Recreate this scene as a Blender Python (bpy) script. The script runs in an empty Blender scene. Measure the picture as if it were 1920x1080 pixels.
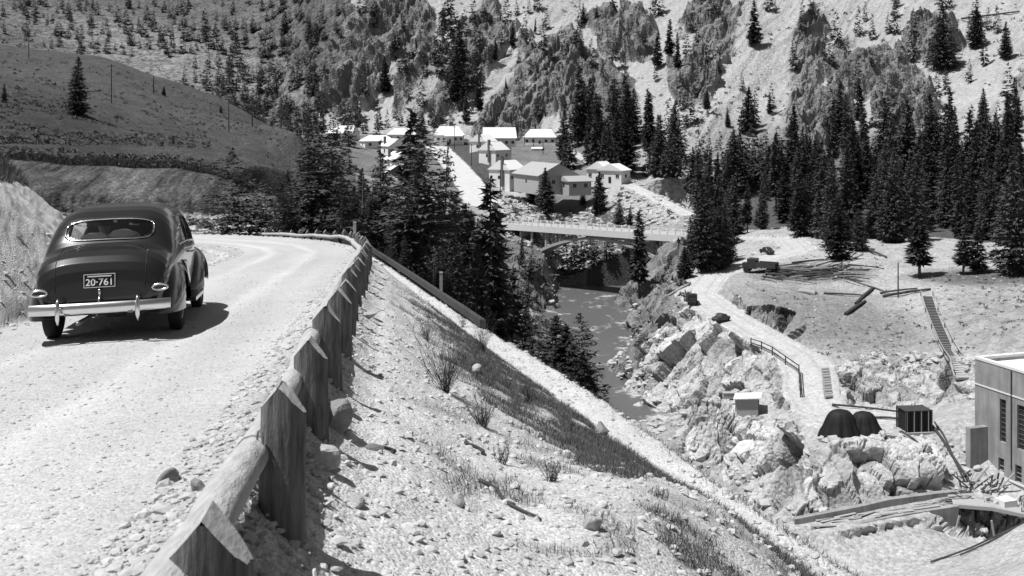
import bpy, math, random
import numpy as np
from mathutils import Vector, Matrix
R = math.radians
# ------------------------------------------------------------------ camera, world, sun, exposure
F, HY = 1900.0, 230.0                      # focal length in photo pixels, eye-level row
scene = bpy.context.scene
cd = bpy.data.cameras.new('camera'); cam = bpy.data.objects.new('camera', cd); scene.collection.objects.link(cam)
cam.location = (0, 0, 0); cam.rotation_euler = (R(90), 0, 0)
cd.sensor_width = 36; cd.lens = 36*F/1920; cd.shift_y = -(540-HY)/1920
cd.clip_start = .1; cd.clip_end = 6000
cd.dof.use_dof = True; cd.dof.focus_distance = 17; cd.dof.aperture_fstop = 5.0
scene.camera = cam
SUN_EL, SUN_AZ = 66.0, 254.0               # azimuth clockwise from +Y: the sun stands to the left
w = bpy.data.worlds.new('World'); scene.world = w; w.use_nodes = True
nt = w.node_tree; nt.nodes.clear()
sky = nt.nodes.new('ShaderNodeTexSky'); sky.sky_type = 'NISHITA'; sky.sun_disc = False
sky.sun_elevation = R(SUN_EL); sky.sun_rotation = R(SUN_AZ)
bw = nt.nodes.new('ShaderNodeRGBToBW'); bg = nt.nodes.new('ShaderNodeBackground'); ow = nt.nodes.new('ShaderNodeOutputWorld')
nt.links.new(sky.outputs[0], bw.inputs[0]); nt.links.new(bw.outputs[0], bg.inputs[0]); nt.links.new(bg.outputs[0], ow.inputs[0])
bg.inputs[1].default_value = .062
sl = bpy.data.lights.new('sun', 'SUN'); sun = bpy.data.objects.new('sun', sl); scene.collection.objects.link(sun)
sl.energy = 5.0; sl.angle = R(.5); sl.color = (1, 1, 1)   # a black and white photograph: neutral light
sd = Vector((math.sin(R(SUN_AZ))*math.cos(R(SUN_EL)), math.cos(R(SUN_AZ))*math.cos(R(SUN_EL)), math.sin(R(SUN_EL))))
sun.rotation_euler = sd.to_track_quat('Z', 'Y').to_euler()
vs = scene.view_settings; vs.view_transform = 'Standard'; vs.look = 'None'; vs.exposure = .15; vs.gamma = 1; vs.use_curve_mapping = False
scene.cycles.max_bounces = 6; scene.cycles.diffuse_bounces = 2; scene.cycles.transparent_max_bounces = 6
rng = np.random.default_rng(7); random.seed(7)
COL = scene.collection

# ------------------------------------------------------------------ noise
_p = np.random.default_rng(3).permutation(256); PERM = np.concatenate([_p, _p, _p]).astype(np.int32)
_g = np.random.default_rng(4).normal(size=(256, 3)); GR = (_g/np.linalg.norm(_g, axis=1)[:, None]).astype(np.float32)
def perlin(x, y, z):
    x = np.asarray(x, np.float32); y = np.asarray(y, np.float32); z = np.asarray(z, np.float32)+x*0
    xi = np.floor(x).astype(np.int32); yi = np.floor(y).astype(np.int32); zi = np.floor(z).astype(np.int32)
    fx, fy, fz = x-xi, y-yi, z-zi
    u, v, ww = [t*t*t*(t*(t*6-15)+10) for t in (fx, fy, fz)]
    out = 0
    for dx in (0, 1):
        for dy in (0, 1):
            for dz in (0, 1):
                h = PERM[(PERM[(PERM[(xi+dx) & 255]+yi+dy) & 255]+zi+dz) & 255]
                g = GR[h]
                d = g[..., 0]*(fx-dx)+g[..., 1]*(fy-dy)+g[..., 2]*(fz-dz)
                out = out+d*(u if dx else 1-u)*(v if dy else 1-v)*(ww if dz else 1-ww)
    return out*1.6
def fbm(x, y, z, o=4, g=.5):
    s, a, t = 0, 1, 0
    for i in range(o):
        s = s+a*perlin(x*2**i+i*17.3, y*2**i+i*9.1, z*2**i+i*5.7); t += a; a *= g
    return s/t
def worley(x, y, z):
    """F1, F2 and the random value of the nearest cell"""
    xi = np.floor(x).astype(np.int32); yi = np.floor(y).astype(np.int32); zi = np.floor(z).astype(np.int32)
    f1 = np.full(x.shape, 9., np.float32); f2 = f1.copy(); idv = f1*0; tl = f1*0
    RV = np.random.default_rng(5).random((256, 4)).astype(np.float32)
    for dx in (-1, 0, 1):
        for dy in (-1, 0, 1):
            for dz in (-1, 0, 1):
                h = PERM[(PERM[(PERM[(xi+dx) & 255]+yi+dy) & 255]+zi+dz) & 255]
                r = RV[h]
                d = np.sqrt((xi+dx+r[..., 0]-x)**2+(yi+dy+r[..., 1]-y)**2+(zi+dz+r[..., 2]-z)**2)
                m = d < f1; tt = (xi+dx+r[..., 0]-x)*(r[..., 1]-.5)+(yi+dy+r[..., 1]-y)*(r[..., 2]-.5)+(zi+dz+r[..., 2]-z)*(r[..., 3]-.5)*1.5; tl = np.where(m, tt, tl)
                f2 = np.where(m, f1, np.minimum(f2, d)); idv = np.where(m, r[..., 3], idv); f1 = np.where(m, d, f1)
    return f1, f2, idv, tl
def sstep(a, b, x): t = np.clip((x-a)/(b-a), 0, 1); return t*t*(3-2*t)

# ------------------------------------------------------------------ terrain control points: (image column, image row, metres away)
A = """0 330 18|0 300 28|0 395 40|0 420 60|0 409 85|0 330 108|0 250 140|0 180 200|0 140 290|0 85 380|0 150 600|0 60 900|0 0 1100|0 -100 1400
200 480 30|200 451 60|200 422 95|200 400 102|200 325 112|200 260 150|200 195 228|200 150 300|200 108 370|200 160 450|200 100 900|200 0 1200
400 475 45|400 444 70|400 418 98|400 405 104|400 330 113|400 270 160|420 252 250|400 215 300|400 175 350|400 225 400|400 160 700|400 100 900|400 0 1300
520 440 90|540 402 100|520 372 115|560 330 150|560 245 260|560 285 310|560 235 600|560 150 900|560 0 1400|540 245 720
640 500 60|640 538 80|640 546 120|640 470 180|640 262 470|640 268 420|640 315 300|640 236 560
700 610 120|700 546 180|700 458 250|740 262 480|740 330 370|700 230 580
850 650 80|850 660 130|850 590 180|850 490 240|850 421 290|840 262 500|870 330 370|820 290 430|800 272 480
950 830 50|950 870 100|950 700 150|940 580 200|960 480 262|960 420 290|890 372 330|930 275 430|960 375 325
1010 270 480|1060 300 400|1060 262 470|1000 385 318|1040 397 300|1100 372 325|1100 400 305|1000 490 250|1015 580 244|1000 600 205|1050 640 195
1090 490 310|1080 565 255|1110 470 335|1110 705 180|1140 520 290|1150 560 259|1130 650 204|1160 745 166|1150 790 152
1100 1080 40|1100 1085 80|1100 900 120|1200 850 137|1250 835 141|1180 800 150
1300 1180 30|1300 1200 70|1300 1000 110|1300 900 126|1290 840 131|1400 960 116|1380 880 127
1490 990 101|1560 1030 96.5|1650 1060 93.5|1600 1012 98|1500 1110 90|1700 1022 96|1760 1012 97.5|1850 1005 100|1420 985 106
1700 1090 90|1800 1042 92|1920 988 92|1920 1065 75|2000 960 92|1745 1066 91|1700 1150 60|1500 1150 70|1600 1200 45|1920 1300 40
1595 818 112|1713 805 114|1785 795 113|1540 812 115|1600 836 108.5|1700 826 110|1500 850 110|1560 942 103|1700 918 104.5|1500 962 102|1620 922 104.5|1780 925 106|1860 935 104|1950 950 100|1480 805 119|1400 800 126|1450 885 118|1450 940 110|1880 790 112|1950 800 112
1295 765 131|1400 755 133|1480 765 130|1340 765 131|1295 757 163|1290 770 150|1340 760 150|1240 757 163
1520 760 128|1520 700 138|1500 665 146|1420 620 158|1340 575 172|1300 550 183|1340 515 196|1400 500 204|1450 480 215|1530 465 222|1480 445 240|1400 450 245|1540 420 262|1285 450 250|1240 470 262
1420 520 190|1500 548 178|1560 560 172|1740 555 165|1850 540 165|1920 530 165|1540 662 150|1620 680 143|1700 655 147|1800 640 140|1900 620 135|1600 668 146|1600 762 131|1750 765 127|1660 765 129|1800 716 129|1920 700 122|1830 762 120
1600 500 190|1700 480 205|1850 510 180|1750 450 225|1900 470 200|1920 440 230|2000 520 170
1180 602 179|1250 590 177|1172 580 186|1230 540 200|1320 620 167|1380 642 159|1450 678 151|1200 748 166.5|1300 752 164.5|1160 690 176|1350 745 141|1400 665 153|1480 685 147|1480 750 135
1200 560 215|1185 600 232|1195 640 206|1228 500 317|1250 480 300|1290 520 225|1260 500 255|1330 470 240
1200 368 316|1280 408 286|1180 350 330|1130 300 390|1240 330 345
1350 430 270|1300 400 300|1450 400 290|1600 400 290|1700 420 265|1900 400 270|1600 360 330|1800 330 330|1900 300 330
1200 330 380|1300 290 420|1400 262 440|1500 260 430|1700 230 420|1900 200 400|1900 100 460|1900 0 520|1700 100 500|1700 0 560|1500 150 520|1500 0 600|1300 200 480|1300 100 540|1300 0 620
1100 260 500|1100 200 540|1100 100 600|1100 0 670|900 252 520|900 200 550|900 100 620|900 0 690|700 200 600|700 100 650|700 0 710|625 200 615|620 100 670|610 0 740|575 160 650|560 80 720
700 -250 950|1100 -260 900|1500 -270 850|1900 -280 800|700 -300 1600|1300 -300 1600|1900 -300 1600|300 -200 1700|0 -250 1700
-700 100 30|-700 50 60|-700 0 200|-700 -50 400|-700 0 900|-700 -200 1600|-350 180 20|-350 200 60|-350 110 200|-350 30 400|-350 20 900
2350 900 60|2350 600 110|2350 420 200|2350 230 320|2350 0 500|2350 -200 900|2350 -300 1600|2700 900 50|2700 500 120|2700 100 400
-700 900 3|-700 800 8|0 700 3|960 2600 2|1900 3200 2|2700 3000 3|2700 1800 15|1900 2000 15|1300 2100 12|960 1800 10|960 1300 25"""
AN = []
for tok in A.replace('\n', '|').split('|'):
    a, b, d = [float(v) for v in tok.split()]; AN.append((a, d, -(b-HY)/F*d))
AN = np.array(AN)
def _uv(px, D): return px/420., np.log(D)*3.6
au, av = _uv(AN[:, 0], AN[:, 1])
K = np.hypot(au[:, None]-au[None], av[:, None]-av[None])
n_ = len(AN); M_ = np.zeros((n_+1, n_+1)); M_[:n_, :n_] = -K; M_[n_, :n_] = 1; M_[:n_, n_] = 1
M_[:n_, :n_] += np.eye(n_)*-.004
sol = np.linalg.solve(M_, np.append(AN[:, 2], 0)); WT, C0 = sol[:n_], sol[n_]
def base_eval(px, D):
    u, v = _uv(px, D); out = np.full(px.shape, C0)
    for i in range(n_): out -= WT[i]*np.hypot(u-au[i], v-av[i])
    return out

# ------------------------------------------------------------------ view grid (a plan-view grid, finer near the lens)
def spaced(a, b, r):
    n = int(math.ceil(math.log(b/a)/r)); return list(a*(b/a)**(np.arange(n)/n))
ROWS = np.array(spaced(1.6, 12, .0095)+spaced(12, 45, .009)+spaced(45, 98, .011)+spaced(98, 180, .0021)+spaced(180, 300, .0034)+spaced(300, 760, .0034)+spaced(760, 1700, .012)+[1700.])
COLS = np.array(list(np.linspace(-700, -30, 70, endpoint=False))+list(np.linspace(-30, 1950, 900, endpoint=False))+list(np.linspace(1950, 2700, 71)))
PX, DD = np.meshgrid(COLS, ROWS)
cr = ROWS[::6]; cr = np.append(cr, ROWS[-1]) if cr[-1] != ROWS[-1] else cr
cc = np.linspace(-700, 2700, 300)
cpx, cdd = np.meshgrid(cc, cr)
CB = base_eval(cpx, cdd)
def bilin(tab, xs, ys, px, D):
    lx = np.clip(np.interp(px, xs, np.arange(len(xs))), 0, len(xs)-1.001); ly = np.clip(np.interp(np.log(D), np.log(ys), np.arange(len(ys))), 0, len(ys)-1.001)
    i, j = lx.astype(int), ly.astype(int); fx, fy = lx-i, ly-j
    return (tab[j, i]*(1-fx)+tab[j, i+1]*fx)*(1-fy)+(tab[j+1, i]*(1-fx)+tab[j+1, i+1]*fx)*fy
BZ = bilin(CB, cc, cr, PX, DD)
XX = (PX-960)/F*DD; YY = DD

def P(px, py, D): return ((px-960)/F*D, D, -(py-HY)/F*D)
def clip_path(Z, pts, half, cut, fill, region=None, cross=0.):
    """lay a level strip along a polyline into Z with cut and fill slopes; returns Z, |offset|-half and signed offset"""
    pts = np.array(pts, float); best = np.full(Z.shape, 1e9); zr = np.zeros(Z.shape); sg = np.zeros(Z.shape); hw = np.zeros(Z.shape)+half
    for a, b in zip(pts[:-1], pts[1:]):
        d = b[:2]-a[:2]; L = max((d**2).sum(), 1e-9)
        t = np.clip(((XX-a[0])*d[0]+(YY-a[1])*d[1])/L, 0, 1)
        ex, ey = XX-a[0]-t*d[0], YY-a[1]-t*d[1]; q = np.hypot(ex, ey)
        m = q < best; best = np.where(m, q, best); zr = np.where(m, a[2]+t*(b[2]-a[2]), zr); sg = np.where(m, np.sign(ex*d[1]-ey*d[0]), sg)
        if len(a) > 3: hw = np.where(m, a[3]+t*(b[3]-a[3]), hw)
    off = np.maximum(best-hw, 0)
    zz = zr+cross*np.clip(best, 0, hw)*sg
    new = np.clip(Z, zz-fill*off, zz+cut*off)
    if region is not None: new = np.where(region, new, Z)
    return new, best-hw, best*sg

Z = BZ.copy()
# low frequency natural undulation
und = fbm(XX/14., YY/14., 0, 4)
Z += und*np.clip((DD-12)/60, 0, 1)*1.2*np.clip(DD/200, .3, 1.)
# lower bench below the road
BENCH = [(6.6, 8, -6.2), P(1600, 1085, 14.5), P(1350, 915, 18.5), P(1130, 752, 25), P(1000, 671, 33), P(870, 596, 45), P(780, 536, 58), P(700, 480, 78), P(640, 440, 105)]
near = DD < 125
bl = [(x-.7, y, z) for x, y, z in BENCH]
Z, benchd, benchs = clip_path(Z, bl, .7, 3., .85, near)
# the river channel
RIV = [(42, 345, -46, 13), (33, 317, -46, 12), (26, 285, -46, 11.5), (21, 259, -46, 9.8), (18.3, 219, -46, 7.5), (15.5, 186, -46, 6.5), (13, 168, -46, 8), (3, 150, -46, 9), (-10, 138, -46, 9)]
Z, rvd, _ = clip_path(Z, RIV, 0, 2.2, 99, (DD > 120) & (DD < 360))
Z, rv2, _ = clip_path(Z, [(16, 166, -46, 2.4), (26, 163.3, -46, 2.2), (38, 161, -46, 2)], 0, 2.2, 99, (DD > 150) & (DD < 180))
# town street, side street, quarry road, plateau
STREET = [P(900, 385, 318), P(893, 362, 335), P(872, 332, 365), P(838, 295, 425), P(818, 275, 475)]
Z, std, _ = clip_path(Z, STREET, 5.2, .4, .4, (DD > 290) & (DD < 520))
SIDE = [P(1290, 402, 290), P(1230, 372, 312), P(1160, 335, 352), P(1090, 295, 420), P(1050, 274, 460)]
Z, sid, _ = clip_path(Z, SIDE, 2.6, .5, .5, (DD > 280) & (DD < 500))
QROAD = [P(1660, 786, 121), P(1600, 778, 124), P(1545, 768, 127), P(1522, 735, 131.5), P(1520, 700, 138), P(1500, 668, 146), P(1420, 622, 158), P(1345, 580, 171), P(1305, 552, 183), P(1330, 518, 195), P(1390, 500, 204), P(1450, 482, 214), P(1500, 468, 222), P(1480, 450, 237), P(1400, 448, 247), P(1285, 446, 252)]
Z, _a, _b = clip_path(Z, [P(1510, 990, 99.8), P(1660, 962, 101.6), P(1812, 937, 103.6)], 2.0, 1.1, 1.6, (DD > 94) & (DD < 112))
Z, _a, _b = clip_path(Z, [P(1815, 1016, 100.6), P(1945, 1036, 98.6)], 1.9, 1.6, 99, (DD > 94) & (DD < 106))
Z, qrd, _ = clip_path(Z, QROAD, 3.5, .9, 1.2, (DD > 118) & (DD < 262))
# the main road
def fenceX(y): return -.55-.124*y
MAIN = [(-3.05-.124*y, y, -1.52-.086*y) for y in (-8, 0, 8, 16, 24, 31)]+[(-8.1, 38, -4.85), (-10.4, 46, -5.6), (-13.6, 53, -6.25), (-18, 59.5, -6.85), (-24, 65, -7.4), (-32, 69, -7.9), (-44, 73, -8.4), (-60, 82, -9.0)]
kf = np.interp(DD, [2, 14, 18, 25, 37, 50], [.52, .52, .57, .66, .88, .99])
zb = Z.copy()
Z, mrd, mrs = clip_path(Z, MAIN, 2.15, 1.05, 0, None, .03)
# fill side by hand: ledge past the fence, then the slope
left = mrs < 0
tmp, _, _ = clip_path(zb, MAIN, 2.15, 1.05, 99, None, .03)
fz = np.array(MAIN)
_z0, _, _ = clip_path(np.full(Z.shape, -1e3), MAIN, 2.15, 1.05, 0, None, .03)      # road level everywhere
offr = np.maximum(mrd, 0)
soft = np.where(offr > 1.1, offr-.75, .5*np.maximum(offr-.4, 0)**2/.7)
ledge = _z0-.45*sstep(-.06, .78, mrd)-kf*soft
ledge_l = _z0-.5*offr
fillz = np.where(left, ledge_l, ledge)
on = mrd <= 0
Z = np.where(on, _z0, np.where((DD < 110), np.maximum(tmp, fillz), zb))
FARR = [(-60, 82, -9.0), (-64, 92, -9.4), (-56, 99, -9.6), (-42, 102, -9.75), (-28, 104, -9.85), (-21, 110, -10.4)]
Z, frd, _ = clip_path(Z, FARR, 2.2, 1.4, 1.4, (XX < -8) & (DD > 70) & (DD < 140))
# bulge in the slope close to the lens, and a spoil berm of loose gravel along the road edge
Z += .60*np.exp(-((XX-2.0)/1.2)**2-((YY-10.2)/2.6)**2)*(XX > -2)
Z += .34*np.exp(-((XX-.9)/.8)**2-((YY-8.)/2.)**2)
berm = np.exp(-((mrs-2.2)/.22)**2)*(DD < 90)
Z += berm*(.07+.05*fbm(XX*2, YY*2, 3, 3))
rut = np.where(np.abs(mrs) < 2.2, np.exp(-((np.abs(mrs+.2)-.75)/.22)**2), 0)
Z -= .035*rut

# river
WZ = -45.0
Z = np.where((Z < WZ-.6) & (DD > 120), WZ-.6+(Z-WZ+.6)*.2, Z)
# ------------------------------------------------------------------ masks
YP = HY-Z/DD*F                         # image row of the undisturbed surface, used to lay out zones
def ell(cx, cy, rx, ry, ang=0, soft=.35, y=None):
    y = YP if y is None else y; c, s = math.cos(R(ang)), math.sin(R(ang))
    dx, dy = PX-cx, y-cy; q = np.hypot((dx*c+dy*s)/rx, (-dx*s+dy*c)/ry)
    return 1-sstep(1-soft, 1+soft, q)
slope = np.hypot(np.gradient(Z, axis=0)/np.maximum(np.gradient(YY, axis=0), 1e-6), np.gradient(Z, axis=1)/np.maximum(np.gradient(XX, axis=1), 1e-6))
mtn = (DD > 290) & (PX > 590) & (DD > np.interp(PX, [600, 900, 1100, 1180, 1300, 1500, 1700, 1900, 2700], [540, 505, 490, 365, 335, 330, 320, 310, 300]))
far = (PX < np.interp(YP, [0, 230], [655, 590])) & (DD > 420)
far |= (DD > 1000)
mtn &= ~far
nz1 = fbm(XX/40., YY/60., Z/40., 4); nz2 = fbm(XX/9., YY/9., Z/9.+7, 4); nz3 = fbm(XX/2.2, YY/2.2, Z/2.2+3, 3)
# diagonal bands on the mountain
wob = 14*perlin(PX/70., YP/70., 4)+5*perlin(PX/22., YP/22., 6)
sA = PX*.80+YP*.62+wob; sB = PX*-.62+YP*.80
dg = perlin(sA/95., sB/300., 2)*.5+perlin(sA/38., sB/170., 9)*.35+perlin(sA/15., sB/80., 3)*.25
rib = 1-np.abs(perlin(sA/26., sB/120., 8))*1.6
rockm = np.zeros(Z.shape)
for e in [(660, 110, 75, 130, 12), (730, 20, 50, 60, 0), (790, 150, 45, 80, 30), (760, 60, 60, 60, 0), (1050, 130, 75, 85, 30), (960, 215, 90, 45, -30), (1170, 60, 70, 60, 20), (1320, 60, 60, 75, 0), (1290, 140, 50, 55, 0), (1515, 110, 40, 130, 18), (1620, 120, 80, 70, 25), (1760, 60, 70, 60, 20), (1150, 190, 60, 60, -30), (900, 60, 50, 60, 30), (1700, 190, 70, 60, 0), (1560, 230, 60, 70, 0), (860, 150, 35, 90, 35)]:
    rockm = np.maximum(rockm, ell(*e[:4], e[4], .5))
rockm = sstep(.42, .60, rockm*.8+dg*.9+nz2*.35+nz1*.3-.02)
rockm *= 1-ell(1440, 120, 52, 150, 0, .5)*.9
rockm *= 1-ell(1640, 50, 50, 45, 20, .5)*.9
rockm *= 1-ell(780, 190, 22, 110, 35, .5)*.7
rockm *= mtn
# cliffs of the gorge and the quarry
midrock = ((DD > 98) & (DD < 262) & (PX > 940)) * sstep(.75, 1.25, slope+nz2*.5)
for e in [(1280, 670, 130, 75, 15), (1640, 880, 150, 62, -5), (1700, 715, 150, 45, 0), (1340, 800, 60, 50, 0), (1440, 830, 60, 50, 20), (1010, 520, 60, 60, 0), (1560, 730, 30, 40, 0), ]:
    midrock = np.maximum(midrock, ell(*e[:4], e[4], .3)*(DD > 98)*(DD < 262))
midrock *= (qrd > .3)*(1-ell(1650, 965, 170, 26, -10, .3)*(DD < 106)*(DD > 94))
var = np.ones(Z.shape)
midrock *= 1-ell(1600, 590, 110, 45, 0, .3)*(DD < 190)
gorgeL = ((DD > 120) & (DD < 330) & (PX < 1110) & (PX > 900)) * sstep(.8, 1.4, slope)
rock = np.maximum(np.maximum(rockm, midrock), gorgeL)

# ------------------------------------------------------------------ displacement along the normals
def normals(X, Y, Zv):
    ax = np.stack([np.gradient(X, axis=1), np.gradient(Y, axis=1), np.gradient(Zv, axis=1)], -1)
    ay = np.stack([np.gradient(X, axis=0), np.gradient(Y, axis=0), np.gradient(Zv, axis=0)], -1)
    n = np.cross(ax, ay); return n/np.maximum(np.linalg.norm(n, axis=-1, keepdims=True), 1e-9)
N = normals(XX, YY, Z)
disp = np.zeros(Z.shape)
gorgeL = gorgeL*.25*sstep(2, 8, rvd)
idx = midrock+gorgeL > .02
x, y, z = [a[idx].astype(np.float32) for a in (XX, YY, Z)]
wx = x+.6*perlin(x/2, y/2, z/2); wz = z+.6*perlin(x/2+9, y/2, z/2)
f1, f2, iv, tv = worley(wx/5.0, y/5.5, wz/9.0); g1, g2, jv, uv_ = worley(wx/1.9+5, y/2.1, wz/2.6)
var[idx] = .62+.55*iv+.28*(jv-.5)-.25*np.exp(-((f2-f1)/.05)**2)
disp[idx] = np.clip(midrock+gorgeL, 0, 1)[idx]*(1.7*(iv-.5)+3.4*tv+.45*(jv-.5)+1.*uv_-.6*np.exp(-((f2-f1)/.04)**2)-.26*np.exp(-((g2-g1)/.06)**2))
idx = rockm > .02
x, y, z = [a[idx].astype(np.float32) for a in (XX, YY, Z)]
xx_ = x+z*.55; f1, f2, iv, tv = worley(xx_/11, y/14, z/19); g1, g2, jv, uv_ = worley(xx_/4.2+5, y/5, z/7)
var[idx] = .75+.35*iv+.3*(jv-.5)
disp[idx] += rockm[idx]*(3.2*(iv-.45)+5*tv+1.4*(jv-.5)+2.5*uv_-1.*np.exp(-((f2-f1)/.09)**2))+rockm[idx]*(6.5*rib[idx]+9*(1-2*np.abs(perlin(sA[idx]/44., sB[idx]/170., 12)))+2.5*(1-2*np.abs(perlin(sA[idx]/9., sB[idx]/60., 1)))-8)
disp += np.where(mtn, (1-rockm)*(dg*4.-1.5+nz2*.15), 0)
disp += np.where((DD > 95) & (DD < 330), (.07*nz3+.16*nz2)*(qrd > 0)*(std > 0), 0)
disp += np.where(far, nz1*6+nz2*1.5, 0)
nearm = (DD < 95)
small = fbm(XX*1.7, YY*1.7, Z*1.7, 4)
fine = fbm(XX*9, YY*9, Z*9, 2)
disp += np.where(nearm & (mrd > .1), .055*small*np.clip(DD/12, .6, 2)+.012*fine, 0)+np.where(nearm & (mrd <= .1), .008*small+.004*fine, 0)
disp += np.where((DD > 58) & (DD <= 95) & (PX > 1250), .35*nz2+.22*nz3, 0)
# cut bank on the left: runnels
bank = (mrs < 0) & (mrd > 0) & (DD < 60) & (slope > .4)
disp += np.where(bank, .05*perlin(XX*.8, YY*.8, Z*.5)+.05*small, 0)
farbank = ((DD > 98) & (DD < 125) & (PX < 560) & (slope > .5)).astype(float)
disp += farbank*(.35*perlin(XX/1.6+Z*.25, YY/4, Z/8)+.2*perlin(XX/.6+Z*.2, YY/3, Z/6)+.15*nz3)
GX, GY, GZ = XX+N[..., 0]*disp, YY+N[..., 1]*disp, Z+N[..., 2]*disp
def H(x, y):
    """ground height at plan position x, y"""
    x = np.asarray(x, float); y = np.maximum(np.asarray(y, float), 1.61)
    px = x/y*F+960
    return bilin(GZ, COLS, ROWS, px, y)
def hit(px, py, dmin=2., dmax=1600.):
    """first ground point seen at image column px, row py beyond dmin"""
    i = np.clip(np.searchsorted(COLS, px), 1, len(COLS)-1)
    m = (ROWS > dmin) & (ROWS < dmax); col = (HY-GZ[:, i]/ROWS*F)[m]; r = ROWS[m]
    k = np.where(col <= py)[0]
    if len(k) == 0: return r[-1]
    k = k[0]
    return r[k]

# ------------------------------------------------------------------ albedo zones (material; the far bank lip also holds painted shade)
tone = np.full(Z.shape, .34)
grassy = np.zeros(Z.shape)
# left hill: dry dark grass
hill = (DD > 60) & ~mtn & (PX < np.interp(DD, [60, 100, 150, 300, 420], [480, 520, 620, 620, 600])) & ~far
hn = fbm(XX/3., YY/5., 1, 3)
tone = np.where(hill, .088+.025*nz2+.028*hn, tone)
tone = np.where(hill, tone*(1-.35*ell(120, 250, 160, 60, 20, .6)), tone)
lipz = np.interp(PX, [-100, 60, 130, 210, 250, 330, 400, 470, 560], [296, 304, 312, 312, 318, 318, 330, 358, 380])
fb = (DD > 99) & (DD < 130) & (PX < 560) & (YP > lipz-2+3*nz3)
tone = np.where(fb, .085+.06*perlin(XX/1.1+Z*.35, YY/5, Z/7)+.04*perlin(XX/.4+Z*.5, YY/4, 2)+.04*nz3+.06*ell(250, 345, 50, 45, 0, .5)+.09*ell(500, 385, 60, 20, 0, .5), tone)
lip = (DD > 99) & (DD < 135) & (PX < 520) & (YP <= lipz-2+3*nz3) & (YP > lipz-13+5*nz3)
tone = np.where(lip, .035, tone)  # shade and roots under the overhanging lip, painted as a dark band
tone = np.where((DD > 66) & (DD < 100) & (XX < -8), .24+.06*nz3, tone)
# near bank above the road: pale earth, turf on top
nb = (mrs < 0) & (mrd > 0) & (DD < 60)
hb = Z-(_z0)
tone = np.where(nb, .44+.07*small, tone)
tone = np.where(nb & (hb > 2.6+.5*und), .11+.05*small, tone)
# shoulder and slope
sh = (mrd > 0) & (mrs > 0) & (DD < 95)
tone = np.where(sh, .50+.08*small, tone)
bandd = benchd
gm = sh & (benchs < 0)
patch = sstep(-.28, .05, fbm(XX*1.1, YY*.8, 2, 3)+.10)
g = patch*np.where(sh & (benchs < .0), sstep(1.12, .80, (bandd+.8*small+2.0*fbm(XX/2.2, YY/3.5, 8, 3))/np.interp(DD, [8, 13, 20, 32, 45], [3.4, 3.7, 3.5, 2.2, 1.4]))*sstep(-.1, .2, bandd+.1*small), 0)*sstep(60, 45, DD)
g *= 1-.9*np.exp(-((XX-2.2)/1.2)**2-((YY-9.6)/2.6)**2)
grassy = np.maximum(grassy, g)
tone = tone*(1-g)+g*(.13+.03*small)
gp = sstep(.1, .5, fbm(XX*.9, YY*.9, 5, 3)+.12)*sh*sstep(.9, 1.6, mrd)*sstep(40, 30, DD)
tone = tone*(1-.35*gp)
tone = np.where(sh & (benchd < .12), .50+.08*fbm(XX*.6+YY*.1, YY*.15, 0, 3), tone)
tone = np.where(sh & (benchs > .4) & (benchd > .0), .34+.10*perlin(benchd*3, YY*.2, 0), tone)
# road
tone = np.where(mrd <= .25, .46+.05*perlin(mrs*1.6, YY*.12, 4)+.03*small+.06*rut-.03-.10*sstep(-.25, .2, mrd+.15*small), tone)
tone = np.where((frd < .2) & (XX < -8) & (DD > 70) & (DD < 140), .34, tone)
# gorge woodland floor, banks
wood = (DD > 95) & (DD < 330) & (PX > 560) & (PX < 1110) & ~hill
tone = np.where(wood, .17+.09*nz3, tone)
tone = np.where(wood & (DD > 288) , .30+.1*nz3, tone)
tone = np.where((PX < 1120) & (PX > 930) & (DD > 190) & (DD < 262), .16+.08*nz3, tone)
tone = np.where((np.abs(YP-585) < 14) & (PX > 870) & (PX < 1015) & (DD > 180) & (DD < 230), .36+.1*nz3, tone)
qz = (DD > 95) & (DD < 262) & (PX > 1120)
tone = np.where(qz, .37+.08*nz3+.06*nz2, tone)
tone = np.where(qz & (Z < -42.5) & (DD < 160), .30+.07*nz3+.04*nz2, tone)
tone = np.where(qz & (midrock > .3), .44+.10*nz3, tone)
tone = np.where(qz & (ell(1610, 785, 110, 26, 0, .4) > .5), .46+.05*nz3, tone)
tone = np.where((DD > 58) & (DD <= 95) & (PX > 1250) & ~(benchd < .1), .40+.1*nz2, tone)
sc = ell(1560, 600, 190, 55, 12, .5)*qz*(DD > 130)
tone = tone*(1-sc)+sc*(.21+.06*nz3)
sc = ell(1880, 600, 120, 70, 0, .5)*qz*(DD > 120)
tone = tone*(1-sc)+sc*(.28+.12*nz3)
tone = np.where(qz & (DD > 175) & (PX < 1300), .20+.08*nz3, tone)
tone = np.where(qrd < .3+.7*nz3, .46+.04*nz3-.07*np.exp(-((np.abs(qrd+1.2)-.8)/.3)**2), tone)
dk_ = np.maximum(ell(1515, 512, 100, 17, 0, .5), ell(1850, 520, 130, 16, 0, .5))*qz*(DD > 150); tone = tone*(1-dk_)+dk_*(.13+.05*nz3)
# forest floor right
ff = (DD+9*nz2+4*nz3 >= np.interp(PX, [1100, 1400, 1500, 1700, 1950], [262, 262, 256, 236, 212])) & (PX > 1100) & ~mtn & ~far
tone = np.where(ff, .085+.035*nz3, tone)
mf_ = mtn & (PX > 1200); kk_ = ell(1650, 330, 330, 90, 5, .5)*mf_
scr = (ell(1200, 375, 100, 42, 25, .4) * (DD > 270) * (DD < 360)); tone = tone*(1-scr)+scr*(.36+.14*nz3)
tone = np.where((ell(1010, 400, 60, 18, 0, .3) > .5) & (DD > 280), .36+.14*nz3, tone)
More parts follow.
